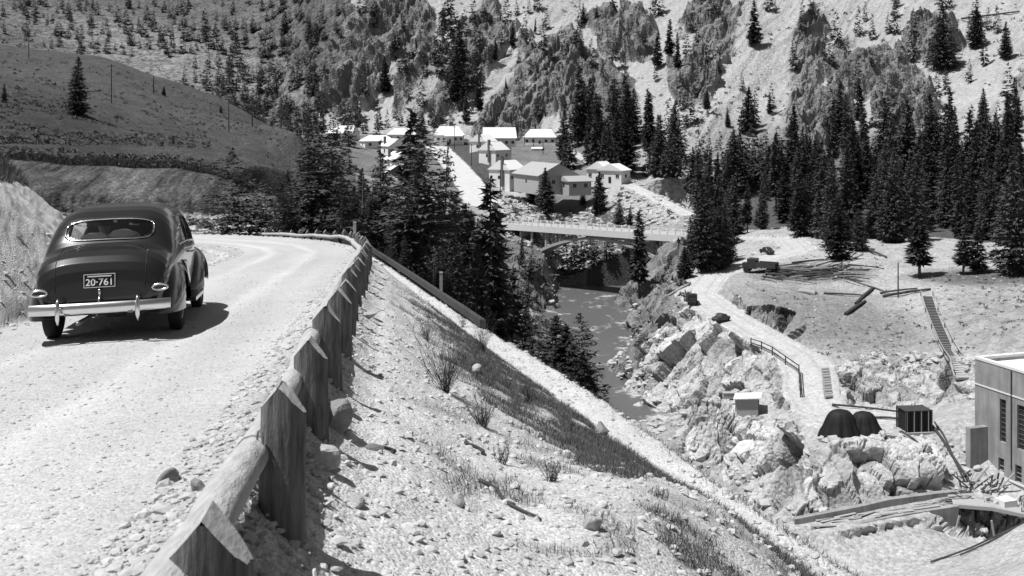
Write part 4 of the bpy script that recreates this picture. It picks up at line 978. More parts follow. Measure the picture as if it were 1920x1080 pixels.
def sect(y, u):
    """u 0..1 from sill up the side to the roof centre, right half"""
    zt, wb, zb = stat(y); zs = .30 if y > -.9 else .30+(-.9-y)*.8
    if u < .35:
        t = u/.35; z = zs+(zb-zs)*t; x = wb*(.90+.10*math.sin(t*math.pi/2)); return x, z
    t = (u-.35)/.65*math.pi/2; e = .80
    c, s_ = max(math.cos(t), 0), max(math.sin(t), 0)
    gl_ = max(0., min(1., (zt-1.2)/.3)); ex = .66-.28*gl_; ez = .80-.06*gl_
    return wb*(c**ex)*(1-.09*gl_*s_), zb+(zt-zb)*s_**ez
YG = sorted(set(np.round(np.concatenate([np.interp(np.linspace(0, 1, 150), np.linspace(0, 1, len(ys)), ys), ys]), 4)))
UG = np.concatenate([np.linspace(0, .35, 9)[:-1], np.linspace(.35, 1, 30)])
def in_window(y, x, z):
    # rear window, side windows
    if -.52 < y < -.02 and abs(x) < .50 and 1.18 < z < 1.45: 
        q = max(abs(x)/.50, 0); rr_ = abs(z-1.315)/.115
        return q**5+rr_**4 < 1
    if abs(x) > .45 and 1.08 < z < 1.43:
        if .42 < y < .98 or 1.08 < y < 1.98: return z < 1.43-.10*max(0, (y-1.75)/.25)
    if y > 1.98 and y < 2.34 and 1.16 < z < 1.47 and .04 < abs(x) < .55: return True
    return False
V = []; idxg = {}
full = [(-1, u) for u in UG]+[(1, u) for u in UG[::-1][1:]]
for i, y in enumerate(YG):
    for j, (sgn, u) in enumerate(full):
        x, z = sect(y, u); V.append((sgn*x, y, z))
nj = len(full); F_ = []
for i in range(len(YG)-1):
    for j in range(nj-1):
        q = (i*nj+j, i*nj+j+1, (i+1)*nj+j+1, (i+1)*nj+j); c = np.mean([V[k] for k in q], 0)
        if in_window(c[1], c[0], c[2]): continue
        F_.append(q)
F_.append(tuple(range(nj))); F_.append(tuple((len(YG)-1)*nj+k for k in range(nj))[::-1])
body = MB().add(V, F_).build('body', M_PAINT, car, True, 60)
_cache = {}
def on_body(x, y, eps=.01, greenhouse=True):
    """height of the body skin over x at y"""
    k = round(float(y), 3)
    if k not in _cache: _cache[k] = np.array([sect(k, u) for u in np.linspace(.35, 1, 120)])
    t = _cache[k]; q = np.where(t[:, 0] >= abs(x))[0]
    return (t[q[-1], 1] if len(q) else stat(y)[2])+eps
def y_for(x, z):
    """rear facing skin: y where the skin over x reaches height z"""
    for y in np.arange(-1.08, .9, .005):
        if on_body(x, y, 0) >= z: return y
    return .9
# rear window: glass and bright surround
ring = []
for a in np.linspace(0, 2*math.pi, 49)[:-1]:
    c, s_ = math.cos(a), math.sin(a); x = .515*abs(c)**.45*(1 if c > 0 else -1); z = 1.315+.122*abs(s_)**.6*(1 if s_ > 0 else -1)-.018*(x/.5)**2
    ring.append((x, z))
rw = [Vector((x, y_for(x, z)-.004, z)) for x, z in ring]
gw = MB(); gw.add([Vector((0, y_for(0, 1.315), 1.315))]+rw, [(0, i+1, (i+1) % 48+1) for i in range(48)])
rwin = gw.build('rear_window', M_GLASS, car, True)
MB().tube(rw+[rw[0]], .017, 8, False).build('window_surround', M_PAINT, rwin, True)
MB().tube([p+Vector((0, -.012, 0)) for p in rw+[rw[0]]], .007, 6, False).build('window_trim', M_CHROME, rwin, True)
for sgn in (-1, 1):
    for (a, b_) in ((.40, 1.0), (1.06, 2.0)):
        P4 = []
        for (y, z) in ((a, 1.07), (b_, 1.07), (b_-(.08 if b_ > 1.5 else 0), 1.44), (a+.02, 1.44)):
            X = 0
            for u in np.linspace(.35, 1, 120):
                x0, z0 = sect(y, u)
                if z0 <= z: X = x0
            P4.append(Vector((sgn*(X-.004), y, z)))
        sw = MB().add(P4, [(0, 1, 2, 3)]).build('side_window', M_GLASS, car)
        MB().tube(P4+[P4[0]], .014, 6, False).build('window_frame', M_PAINT, sw, True)
MB().add([(-.6, 2.02, 1.49), (.6, 2.02, 1.49), (.70, 2.33, 1.15), (-.70, 2.33, 1.15)], [(0, 1, 2, 3)]).build('windscreen', M_GLASS, car)
# floor and seats
MB().box((0, 1.2, .34), (1.4, 3.9, .05)).build('underbody', M_INT, car)
MB().box((0, -.02, 1.11), (1.30, .62, .05)).build('parcel_shelf', M_INT, car)
for y_, z_ in ((.42, .78), (1.62, .80)):
    st = MB().box((0, y_+.28, .55), (1.3, .5, .22)).build('seat', M_INT, car)
    MB().box((0, y_, z_), (1.3, .14, .66), Matrix.Rotation(-.16, 3, 'X')).build('backrest', M_INT, st)
# fenders: closed teardrop shells with the wheel arch cut out
def fender(sgn, y0, yc, y1, zt, xo, xi, arch_y, arch_r, name, zlow0, zlow1):
    m = MB(); ny, nu = 52, 30; V = []
    for i in range(ny+1):
        t = i/ny; y = y0+(y1-y0)*t
        if y < yc: q = (yc-y)/(yc-y0)
        else: q = (y-yc)/(y1-yc)
        s_ = max(1-q**2.3, 0)**.5; zl = zlow0+(zlow1-zlow0)*t
        topz = zl+(zt-zl)*max(s_, .02); xout = xi+(xo-xi)*(.35+.65*max(s_, 0)**.8)
        for k in range(nu+1):
            a = math.pi*.5*k/nu*1.0
            ca, sa = math.cos(a), math.sin(a)
            x = xi+(xout-xi)*(sa**.62); z = zl+(topz-zl)*(ca**.72)
            if k > nu*.8: pass
            V.append((sgn*x, y, z))
    F_ = []
    for i in range(ny):
        for k in range(nu):
            q = (i*(nu+1)+k, i*(nu+1)+k+1, (i+1)*(nu+1)+k+1, (i+1)*(nu+1)+k); c = np.mean([V[j] for j in q], 0)
            if abs(c[0]) > abs(xi)+(xo-xi)*.45 and (c[1]-arch_y)**2+(c[2]-.33)**2 < arch_r**2: continue
            F_.append(q)
    m.add(V, F_)
    # rear and front closing walls
    o = m.build(name, M_PAINT, car, True, 60)
    ar = [Vector((sgn*(xo-.015), arch_y+arch_r*math.cos(a), .33+arch_r*math.sin(a))) for a in np.linspace(.0, math.pi, 18)]
    ar = [p for p in ar if p.z < zt-.05]
    return o
FR = {}
for sgn in (-1, 1):
    FR[sgn] = fender(sgn, -1.04, -.10, .98, .93, .895, .50, 0, .405, 'rear_fender', .30, .30)
    fender(sgn, 2.12, 2.98, 3.72, .97, .905, .45, 2.95, .41, 'front_fender', .30, .42)
    MB().box((sgn*.80, 1.52, .30), (.20, 1.35, .05)).build('running_board', M_PAINT, car)
    # stone guard patch on the rear fender
    sg_ = MB(); pts = []
    for a in np.linspace(0, 1, 7):
        y = .38+.26*a; pts.append((sgn*(.80+.03*a), y, .865-.36*a*a-.02))
    sg_.tube(pts, [.012]+[.03]*5+[.012], 8, True).build('fender_trim', M_CHROME, FR[sgn], True)
# wheels
for nm, x_, y_ in (('l', -.73, 0), ('r', .73, 0), ('l', -.73, 2.95), ('r', .73, 2.95)):
    s_ = 1 if x_ > 0 else -1
    wh = empty('wheel', (x_, y_, .345), 0, None, None); wh.parent = car
    MB().lathe([(-.065, .20), (-.078, .25), (-.082, .30), (-.07, .335), (-.045, .350), (0, .355), (.045, .350), (.07, .335), (.082, .30), (.078, .25), (.065, .20)], 40).build('tyre', M_TYRE, wh, True, 40)
    MB().lathe([(s_*.02, .0), (s_*.055, .10), (s_*.06, .17), (s_*.068, .205), (s_*.05, .21), (s_*.0, .205)][::1], 32).build('rim', M_HUB, wh, True, 40)
# bumper: curved bar with guards and centre post
bx_ = [Vector((x, -1.20+.13*(abs(x)/.78)**3, .43)) for x in np.linspace(-.775, .775, 25)]
bm_ = MB(); n_b = len(bx_); prof = [(0, -.062), (-.022, -.045), (-.034, 0), (-.022, .045), (0, .062), (.012, .03), (.012, -.03)]
V = [(p.x, p.y+q[0], p.z+q[1]) for p in bx_ for q in prof]; k7 = 7
bm_.add(V, [(i*k7+k, i*k7+(k+1) % k7, (i+1)*k7+(k+1) % k7, (i+1)*k7+k) for i in range(n_b-1) for k in range(k7)]+[tuple(range(k7)), tuple((n_b-1)*k7+k for k in range(k7))])
bmp = bm_.build('bumper', M_CHROME, car, True, 40)
for x in (-.43, .43):
    MB().tube([(x, -1.235, .265), (x, -1.262, .33), (x, -1.268, .42), (x, -1.25, .52), (x, -1.225, .56)], [.012, .024, .027, .022, .008], 10).build('bumper_guard', M_CHROME, bmp, True)
    MB().box((x*.8, -1.08, .38), (.05, .26, .05)).build('bracket', M_IRON, bmp)
MB().tube([(0, -1.215, .45), (0, -1.16, .54), (0, -1.10, .58)], [.014, .012, .010], 8).build('centre_bar', M_CHROME, bmp, True)
# lid seams, handle, plate, lamps
def seam(pts, r=.006, nm='lid_seam', mat=None):
    return MB().tube(pts, r, 6, False).build(nm, mat or M_PLATE, car, True)
lidp = lambda x: [Vector((x*(1-.06*max(0, (.9-z))), y_for(x, z)-.002, z)) for z in np.linspace(.62, 1.10, 14)]
for x in (-.50, .50): seam(lidp(x))
seam([Vector((x, y_for(x, 1.115-.10*(abs(x)/.5)**4)-.002, 1.115-.10*(abs(x)/.5)**4)) for x in np.linspace(-.5, .5, 22)])
belt = [Vector((sx_, y, z)) for sx_, y, z in [(0, 0, 0)]]
for sgn in (-1, 1):
    pts = []
    for y in np.linspace(.0, 2.3, 24):
        x, z = sect(y, .39); pts.append((sgn*(x+.004), y, z))
    MB().tube(pts, .010, 6, False).build('belt_trim', M_CHROME, car, True)
MB().tube([(.80, 1.28, .93), (.84, 1.30, .93), (.845, 1.42, .935), (.80, 1.44, .935)], .011, 6).build('door_handle', M_CHROME, car, True)
MB().tube([(-.80, 1.28, .93), (-.84, 1.30, .93), (-.845, 1.42, .935), (-.80, 1.44, .935)], .011, 6).build('door_handle', M_CHROME, car, True)
for sgn in (1,):
    MB().tube([(sgn*.72, 2.05, 1.28), (sgn*.84, 2.06, 1.36), (sgn*.93, 2.06, 1.39)], .006, 5).build('mirror_arm', M_PLATE, car, True)
yp = y_for(0, .70)-.035
plate = MB().box((0, yp, .735), (.345, .012, .158), Matrix.Rotation(-.12, 3, 'X')).build('number_plate', M_PLATE, car)
def text_part(txt, size, loc, rot, parent, mat, nm, depth=.002):
    cu = bpy.data.curves.new(nm, 'FONT'); cu.body = txt; cu.size = size; cu.align_x = 'CENTER'; cu.align_y = 'CENTER'; cu.extrude = depth; cu.offset = size*.012
    t_ = bpy.data.objects.new(nm, cu); COL.objects.link(t_); dg_ = bpy.context.evaluated_depsgraph_get(); me = bpy.data.meshes.new_from_object(t_.evaluated_get(dg_)); bpy.data.objects.remove(t_)
    me.materials.clear(); me.materials.append(mat); o = bpy.data.objects.new(nm, me); COL.objects.link(o); o.location = loc; o.rotation_euler = rot; o.parent = parent; return o
text_part('20·761', .112, (0, yp-.012, .715), (R(90-7), 0, 0), plate, M_WHITE, 'plate_digits')
pm = MB()
for (a, b_) in (((-.168, 0), (.168, 0)),):
    pm.box((0, yp-.001, .735+.074), (.34, .018, .006)).box((0, yp-.014, .735-.074), (.34, .018, .006)).box((-.169, yp-.008, .735), (.006, .016, .15)).box((.169, yp-.008, .735), (.006, .016, .15)).box((0, yp-.008, .786), (.26, .012, .014))
pm.build('plate_border', M_WHITE, plate)
hb_ = y_for(0, .62); MB().tube([(0, hb_-.03, .645), (0, hb_-.06, .62), (0, hb_-.05, .55)], [.014, .018, .010], 8).build('lid_handle', M_CHROME, car, True)
for sgn in (-1, 1):
    x = sgn*.66; y_ = -1.065; tl = [(x+.085*math.cos(a), y_-.015, .62+.034*math.sin(a)) for a in np.linspace(0, 2*math.pi, 21)]
    lamp = MB().add([(x, y_-.02, .62)]+[(p[0], p[1]-.004, p[2]) for p in tl[:-1]], [(0, i+1, (i+1) % 20+1) for i in range(20)]).build('tail_lamp', M_LENS, car, True)
    MB().tube(tl, .014, 8, False).build('lamp_bezel', M_CHROME, lamp, True)
    MB().box((x, y_+.05, .62), (.15, .12, .055)).build('lamp_housing', M_PAINT, lamp)
# exhaust and axle under the tail
MB().tube([(-.25, -1.1, .25), (-.25, .6, .27)], .025, 8).build('exhaust_pipe', M_IRON, car, True)
ax_ = MB().tube([(-.66, 0, .345), (-.16, 0, .345), (-.1, 0, .345), (.1, 0, .345), (.16, 0, .345), (.66, 0, .345)], [.04, .05, .14, .14, .05, .04], 12).build('rear_axle', M_IRON, car, True)
# white bundles on the shelf
def blob(name, c, s_, seed, mat, label, cat, par_m):
    import bmesh as _b
    bm = _b.new(); _b.ops.create_icosphere(bm, subdivisions=4, radius=1)
    for v in bm.verts:
        k = 1+.22*float(perlin(np.array([v.co.x*1.6+seed]), np.array([v.co.y*1.6]), np.array([v.co.z*1.6]))[0]); v.co = Vector((v.co.x*s_[0], v.co.y*s_[1], v.co.z*s_[2]))*k
    me = bpy.data.meshes.new(name); bm.to_mesh(me); bm.free(); me.polygons.foreach_set('use_smooth', [True]*len(me.polygons)); me.materials.append(mat)
    o = bpy.data.objects.new(name, me); COL.objects.link(o); o.location = par_m @ Vector(c); o.rotation_euler = car.rotation_euler; tag(o, label, cat); return o
bpy.context.view_layer.update(); CM = car.matrix_world
blob('cloth_bundle', (-.20, -.22, 1.20), (.17, .10, .075), 1, M_CLOTH, 'white cloth bundle on the left of the rear shelf inside the dark car', 'cloth bundle', CM)
blob('cloth_bundle', (.13, -.20, 1.21), (.19, .10, .09), 5, M_CLOTH, 'larger white cloth bundle on the right of the rear shelf inside the dark car', 'cloth bundle', CM)
# occupants: one continuous bust each, seated on the front seat
M_SKIN = simple_mat('skin', .35, .6, .1, 5); M_COAT = simple_mat('dark_coat', .05, .9, .3, 6); M_HAIR = simple_mat('dark_hat', .02, .8, .3, 6)
def occupant(x, label):
    pts = [(0, 0, .60), (0, -.02, .80), (0, -.03, 1.0), (0, -.02, 1.13), (0, 0, 1.19), (0, .01, 1.26), (0, .015, 1.34), (.20, 0, 1.06), (.27, .12, .86), (.2, .34, .82), (.12, .50, .86), (-.20, 0, 1.06), (-.27, .12, .86), (-.2, .34, .82), (-.12, .50, .86), (.11, .2, .60), (.12, .5, .62), (.12, .6, .42), (-.11, .2, .60), (-.12, .5, .62), (-.12, .6, .42)]
    ed = [(0, 1), (1, 2), (2, 3), (3, 4), (4, 5), (5, 6), (2, 7), (7, 8), (8, 9), (9, 10), (2, 11), (11, 12), (12, 13), (13, 14), (0, 15), (15, 16), (16, 17), (0, 18), (18, 19), (19, 20)]
    rad = [.16, .16, .15, .07, .055, .09, .085, .08, .055, .045, .04, .08, .055, .045, .04, .09, .075, .06, .09, .075, .06]
    me = bpy.data.meshes.new('person'); me.from_pydata(pts, ed, []); o = bpy.data.objects.new('person', me); COL.objects.link(o)
    sk = o.modifiers.new('skin', 'SKIN'); me.skin_vertices[0].data[0].use_root = True
    for i, r_ in enumerate(rad): me.skin_vertices[0].data[i].radius = (r_, r_*.9); me.skin_vertices[0].data[i].use_root = (i == 0)
    o.modifiers.new('sub', 'SUBSURF').levels = 2; o.modifiers['sub'].render_levels = 2
    dg_ = bpy.context.evaluated_depsgraph_get(); m2 = bpy.data.meshes.new_from_object(o.evaluated_get(dg_)); o.modifiers.clear(); o.data = m2
    m2.materials.clear(); m2.materials.append(M_COAT); m2.materials.append(M_SKIN)
    for p_ in m2.polygons:
        p_.use_smooth = True
        if p_.center.z > 1.16: p_.material_index = 1
    o.location = CM @ Vector((x, 1.30, .06)); o.rotation_euler = car.rotation_euler; tag(o, label, 'person')
    MB().lathe([(1.28, .118), (1.33, .122), (1.38, .105), (1.425, .06), (1.43, .0)], 18, 'Z', (0, .01, 0)).build('hat', M_HAIR, o, True)
occupant(-.34, 'person in a dark coat at the wheel of the car'); occupant(.36, 'person in a dark coat in the passenger seat of the car')
# ------------------------------------------------------------------ the town
M_WALL = simple_mat('white_clapboard', .78, .8, .08, 2, .2); M_ROOF = simple_mat('white_roofing', .72, .8, .08, 2, .2); M_GREYW = simple_mat('grey_board_wall', .38, .85, .12, 2)
M_GREYR = simple_mat('grey_roofing', .36, .85, .15, 2); M_WIN = simple_mat('dark_window', .03, .25, .2, 2, .5); M_BRICK = simple_mat('dark_chimney', .13, .9, .3, 4)
def house(px, yb, D, w_, d_, hw, hr, yaw, label, hip=0., ridge='x', wm=None, rm=None, wins=3, door=True, chim=None, porch=False, name='house', cat='house', over=.45, group=None):
    """w along local x (facade looking to -y), ridge along x or y"""
    wm = wm or M_WALL; rm = rm or M_ROOF
    x = (px-960)/F*D; z = -(yb-HY)/F*D; z = min(z, hz(x, D)+.4) if abs(z-hz(x, D)) < 6 else z
    h = empty(name, (x, D, z), R(yaw), label, cat, group)
    MB().box((0, 0, hw/2-.8), (w_, d_, hw+1.6)).build('wall', wm, h)
    # gables + roof
    a, b = w_/2+over, d_/2+over; hc = hw-.12; t = .16
    if ridge == 'x':
        hx = a-hip; V = [(-a, -b, hc), (a, -b, hc), (a, b, hc), (-a, b, hc), (-hx, 0, hc+hr), (hx, 0, hc+hr)]
    else:
        hx = b-hip; V = [(a, -b, hc), (a, b, hc), (-a, b, hc), (-a, -b, hc), (0, -hx, hc+hr), (0, hx, hc+hr)]
    V2 = [(p[0], p[1], p[2]+t) for p in V]
    MB().add(V+V2, [(6, 7, 11, 10), (8, 9, 10, 11), (7, 8, 11), (9, 6, 10), (0, 1, 7, 6), (1, 2, 8, 7), (2, 3, 9, 8), (3, 0, 6, 9), (0, 3, 2, 1)]).build('roof', rm, h)
    if hip < .2:
        if ridge == 'x':
            for s_ in (-1, 1): MB().add([(s_*(a+.02), -d_/2, hw+.05), (s_*(a+.02), d_/2, hw+.05), (s_*(a+.02), 0, hw+hr*.86)], [(0, 1, 2)]).build('gable', wm, h)
        else:
            for s_ in (-1, 1): MB().add([(-w_/2, s_*(b+.02), hw+.05), (w_/2, s_*(b+.02), hw+.05), (0, s_*(b+.02), hw+hr*.86)], [(0, 1, 2)]).build('gable', wm, h)
    for i in range(wins):
        cx = (i+.5)/wins*w_-w_/2
        if door and i == wins//2:
            MB().box((cx, -d_/2-.02, 1.05), (1.0, .08, 2.1)).build('door', M_WIN, h); continue
        wn = MB().box((cx, -d_/2-.01, hw*.55), (1.2, .08, 1.2)).build('window', M_WIN, h)
        if D < 400: MB().box((cx, -d_/2-.04, hw*.55-.66), (1.4, .12, .1)).box((cx, -d_/2-.04, hw*.55), (.06, .1, 1.2)).build('sill', wm, wn)
    for s_ in (-1, 1): MB().box((s_*(w_/2+.01), 0, hw*.55), (.08, 1.2, 1.2)).build('window', M_WIN, h)
    if chim:
        MB().box((chim[0], chim[1], (hw+hr+.9)/2+ (.3 if chim[2] < 0 else 0)), (.8, .9, hw+hr+.9)).build('chimney', M_BRICK, h)
    if porch:
        pr_ = MB().add([(-w_*.2, -d_/2-2, hw-.5), (w_*.45, -d_/2-2, hw-.5), (w_*.45, -d_/2+.1, hw+.2), (-w_*.2, -d_/2+.1, hw+.2), (-w_*.2, -d_/2-2, hw-.4), (w_*.45, -d_/2-2, hw-.4), (w_*.45, -d_/2+.1, hw+.3), (-w_*.2, -d_/2+.1, hw+.3)], [(0, 3, 2, 1), (4, 5, 6, 7), (0, 1, 5, 4), (1, 2, 6, 5), (2, 3, 7, 6), (3, 0, 4, 7)]).build('porch_roof', rm, h)
        for q in (-.19, .12, .43): MB().box((w_*q, -d_/2-1.9, (hw-.6)/2), (.18, .18, hw-.5)).build('porch_post', wm, pr_)
    return h
house(645, 264, 470, 12, 9, 3.6, 3.4, -14, 'white roofed house at the far left end of the town behind the conifers', 1.2, wins=4, over=.5)
house(708, 270, 430, 13, 9, 3.0, 2.4, 22, 'low hip roofed white house second from the left in the town', 3.2)
house(757, 262, 478, 14, 9, 3.4, 2.8, -4, 'white roofed house half hidden by the tall thin conifer', 3.0, wins=4)
house(738, 292, 415, 8, 10, 4.0, 3.0, 30, 'white gabled cottage left of the street, highest of three', 0, 'y', chim=(-3, 2, 1))
house(748, 318, 378, 8, 10, 4.0, 3.0, 30, 'white gabled cottage left of the street, middle of three', 0, 'y', chim=(-3, 2, 1))
house(755, 346, 348, 8.5, 10, 4.0, 3.0, 30, 'white gabled cottage left of the street, lowest of three', 0, 'y')
house(842, 268, 485, 13.5, 9.5, 4.0, 4.2, 8, 'white house with clipped gable and porch at the head of the street', 2.6, wins=5, porch=True)
house(936, 276, 440, 13.5, 10, 4.0, 4.6, 6, 'large white bunkhouse with steep roof in the middle of the town', 0.1, wins=5, chim=(1.6, 1.5, 1))
house(1014, 272, 462, 14.5, 9.5, 3.6, 3.6, -8, 'long white house with a small front gable at the right end of the town', 2.8, wins=5)
house(906, 285, 428, 8.5, 8, 4.5, 3.0, 58, 'white cottage with a dark chimney, farthest in the row beside the lawns', 0, 'x', chim=(-4.4, -1, 1))
house(926, 303, 398, 9, 8, 4.6, 3.2, 56, 'white cottage with a tall dark chimney, middle of the row beside the lawns', 0, 'x', chim=(-4.7, -1, 1))
house(951, 332, 362, 9.5, 9, 6.0, 3.2, 54, 'two storey white cottage with a dark chimney, nearest in the row beside the lawns', 0, 'x', chim=(-5.0, -1.5, 1), wins=3)
hall = house(1022, 352, 342, 14, 20, 4.6, 3.9, 24, 'big grey roofed hall with wide front gable behind the pair of rounded conifers', 0, 'y', M_GREYW, M_GREYR, 4, over=.7, name='hall', cat='hall')
house(1078, 356, 333, 8, 8, 3.0, 1.6, 22, 'low grey annexe with a square window at the right end of the hall', 0, 'x', M_GREYW, M_GREYR, 2, door=False, name='annexe', cat='building')
house(1128, 330, 352, 8, 7, 4.6, 2.6, -32, 'upper half of the stepped white cottages on the right bank', 0, 'y', wins=3)
house(1152, 341, 344, 8.5, 7, 4.2, 2.2, -32, 'lower half of the stepped white cottages on the right bank', 0, 'y', wins=3)
house(1008, 290, 430, 4, 4, 2.6, .6, -12, 'tiny white shed below the small-gabled house', 0, 'x', wins=1, door=False, name='shed', cat='shed')
house(1030, 262, 485, 5, 5, 3, 1, -8, 'small white outbuilding behind the dark bush at the right end of the town', 0, 'x', wins=1, name='shed', cat='shed')
# little gable on the right house, plank platform
pf_ = [P(1168, 341, 346), P(1203, 348, 338)]
e = MB().beam(pf_[0], pf_[1], 2.5, .3); o = e.build('plank_platform', M_GREYR); tag(o, 'thin board platform sticking out of the bank right of the stepped cottages', 'platform')
# utility poles
M_POLE = simple_mat('pole_wood', .06, .9, .3, 4)
def pole(px, yt, yb, label, group, D=None, r_=.16, arm=True):
    D = D or float(hit(px, yb, 60)); x = (px-960)/F*D; z = hz(x, D); zt = -(yt-HY)/F*D
    p = empty('utility_pole', (x, D, z-.3), 0, label, 'utility pole', group); h = max(zt-z+.3, 3)
    MB().tube([(0, 0, 0), (0, 0, h)], [r_, r_*.7], 8).build('pole', M_POLE, p)
    if arm: MB().box((0, 0, h-.5), (1.7, .14, .14)).build('crossarm', M_POLE, p)
gh = 'utility poles on the grassy hill'
for px, yt, yb, lb in [(54, 56, 110, 'utility pole highest on the hill at the left edge'), (209, 120, 194, 'tall utility pole right of the lone hill conifer'), (288, 143, 174, 'small far pole on the ridge right of the tall one'),
                       (429, 183, 250, 'tall utility pole on the right half of the hill'), (473, 212, 238, 'small pole near the foot of the ridge'), (527, 229, 242, 'tiny pole where the ridge meets the dark valley')]:
    pole(px, yt, yb, lb, gh, r_=.14 if yb-yt > 50 else .2, arm=yb-yt > 50)
gt = 'utility poles in the town'
for px, yt, D, lb in [(852, 236, 455, 'pole in front of the house at the head of the street'), (884, 270, 395, 'pole on the lawns beside the street'), (938, 318, 332, 'pole nearest the street corner in front of the two storey cottage'),
                      (983, 252, 450, 'pole between the bunkhouse and the small-gabled house'), (1000, 258, 430, 'pole just right of the one beside the bunkhouse'), (1018, 265, 415, 'pole by the tiny white shed'), (1054, 284, 385, 'thick pole beside the side street above the hall')]:
    pole(px, yt, 0, lb, gt, D, .17)
pole(1684, 492, 549, 'bare upright pole on the quarry flat above the ladderway', None, 168, .13, False)
# small white garden kerbs and dark parked cars by the cottages
M_DARK = simple_mat('dark_vehicle', .035, .4, .3, 2, .5)
def small_vehicle(px, yb, D, yaw, kind, label, group=None, mat=None, s=1.):
    x = (px-960)/F*D; v = empty({'car': 'parked_car', 'truck': 'truck'}[kind], (x, D, hz(x, D)), R(yaw), label, kind, group); v.scale = (s, s, s); mt = mat or M_DARK
    if kind == 'car':
        prof = [(-2.1, .35), (-2.15, .7), (-1.9, .95), (-1.3, 1.05), (-.8, 1.5), (-.2, 1.62), (.5, 1.6), (1.0, 1.1), (1.9, 1.0), (2.15, .75), (2.15, .35)]
        b_ = MB(); rings = []
        for q, wv in ((-.82, .92), (-.70, 1.), (.70, 1.), (.82, .92)): rings.append([(q, p[0]*wv, .35+(p[1]-.35)*wv) for p in prof])
        n_ = len(prof); V = [p for r_ in rings for p in r_]
        b_.add(V, [(i*n_+k, i*n_+(k+1) % n_, (i+1)*n_+(k+1) % n_, (i+1)*n_+k) for i in range(3) for k in range(n_)]+[tuple(range(n_)), tuple(3*n_+k for k in range(n_))[::-1]])
        b_.build('body', mt, v)
        MB().add([(-.55, -1.05, 1.25), (.55, -1.05, 1.25), (.5, -.72, 1.52), (-.5, -.72, 1.52)], [(0, 1, 2, 3)]).build('rear_window', M_WIN, v)
        for y_ in (-1.35, 1.35):
            for x_ in (-.72, .72): MB().lathe([(-.1, .33), (.1, .33)], 12, 'X', (x_, y_, .33)).build('wheel', M_TYRE, v)
    else:
        MB().box((0, 1.1, 1.35), (1.9, 1.3, 1.5)).box((0, 2.1, 1.0), (1.3, 1.0, .8)).build('cab', mt, v)
        MB().box((0, 1.78, 1.65), (1.5, .06, .5)).build('windscreen', M_WIN, v)
        bd_ = MB().box((0, -1.1, .95), (2.1, 3.0, .2)); 
        for x_ in (-1.0, 1.0): bd_.box((x_, -1.1, 1.3), (.08, 3.0, .7))
        bd_.box((0, -2.58, 1.3), (1.9, .08, .7)); bd_.build('bed', M_TIMBER, v)
        for y_ in (-1.6, 1.9):
            for x_ in (-.85, .85): MB().lathe([(-.14, .45), (.14, .45)], 14, 'X', (x_, y_, .45)).build('wheel', M_TYRE, v)
    return v
gc_ = 'cars parked below the cottages'
small_vehicle(957, 350, 337, 75, 'car', 'dark car parked left of the hall, leftmost of three', gc_)
small_vehicle(969, 348, 341, 60, 'car', 'dark car parked left of the hall, middle of three', gc_)
small_vehicle(980, 346, 345, 70, 'car', 'dark car parked against the hall wall, rightmost of three', gc_)
small_vehicle(1297, 594, 175.5, 175, 'truck', 'small dark truck at the outer edge of the track above the rock outcrop', s=.85)
small_vehicle(1352, 627, 163.6, 130, 'car', 'small dark vehicle at the outer edge of the track just below the small truck', s=.8)
small_vehicle(1425, 512, float(hit(1425, 512, 190, 230)), 60, 'truck', 'dark loaded truck standing at the end of the log heap', s=1.25)
small_vehicle(1438, 474, float(hit(1438, 476, 200, 240)), 20, 'car', 'tiny dark vehicle on the flat behind the loaded truck', s=.9)

# ------------------------------------------------------------------ the bridge
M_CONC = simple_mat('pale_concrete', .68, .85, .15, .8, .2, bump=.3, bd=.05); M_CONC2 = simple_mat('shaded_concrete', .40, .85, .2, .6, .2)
LB, RB = Vector(P(932, 421, 286)), Vector(P(1290, 445.5, 248)); br = empty('road_bridge', LB, 0, 'white arched concrete road bridge over the river below the town', 'bridge')
bd = RB-LB; bl_ = bd.length; bu = bd.normalized(); bn = Vector((-bu.y, bu.x, 0)).normalized()   # bn points away from the lens
if bn.y < 0: bn = -bn
Wb = 7.0
def bp_(t, off, dz=0): return bu*(t*bl_)+bn*off+Vector((0, 0, dz))
def slab(mb, t0, t1, o0, o1, z0, z1):
    V = [bp_(t, o, z) for t in (t0, t1) for o in (o0, o1) for z in (z0, z1)]
    return mb.add(V, [(0, 1, 3, 2), (4, 6, 7, 5), (0, 4, 5, 1), (2, 3, 7, 6), (0, 2, 6, 4), (1, 5, 7, 3)])
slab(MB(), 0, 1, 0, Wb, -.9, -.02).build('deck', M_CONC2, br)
for o0, o1 in ((-.25, -.002), (Wb+.002, Wb+.25)): slab(MB(), 0, 1, o0, o1, -1.25, .45).build('edge_beam', M_CONC, br)
for o_ in (-.12, Wb+.12):
    for k in range(27):
        t = .02+k/26*.96; slab(MB(), t-.0025, t+.0025, o_-.09, o_+.09, .452, 1.25).build('railing_post', M_CONC, br)
    slab(MB(), .0, 1, o_-.05, o_+.05, 1.05, 1.17).build('handrail', M_CONC, br)
    slab(MB(), .0, 1, o_-.04, o_+.04, .72, .80).build('handrail', M_CONC, br)
ta, tb = .195, .865; za, zm, zb_ = -7.4, -1.75, -6.0
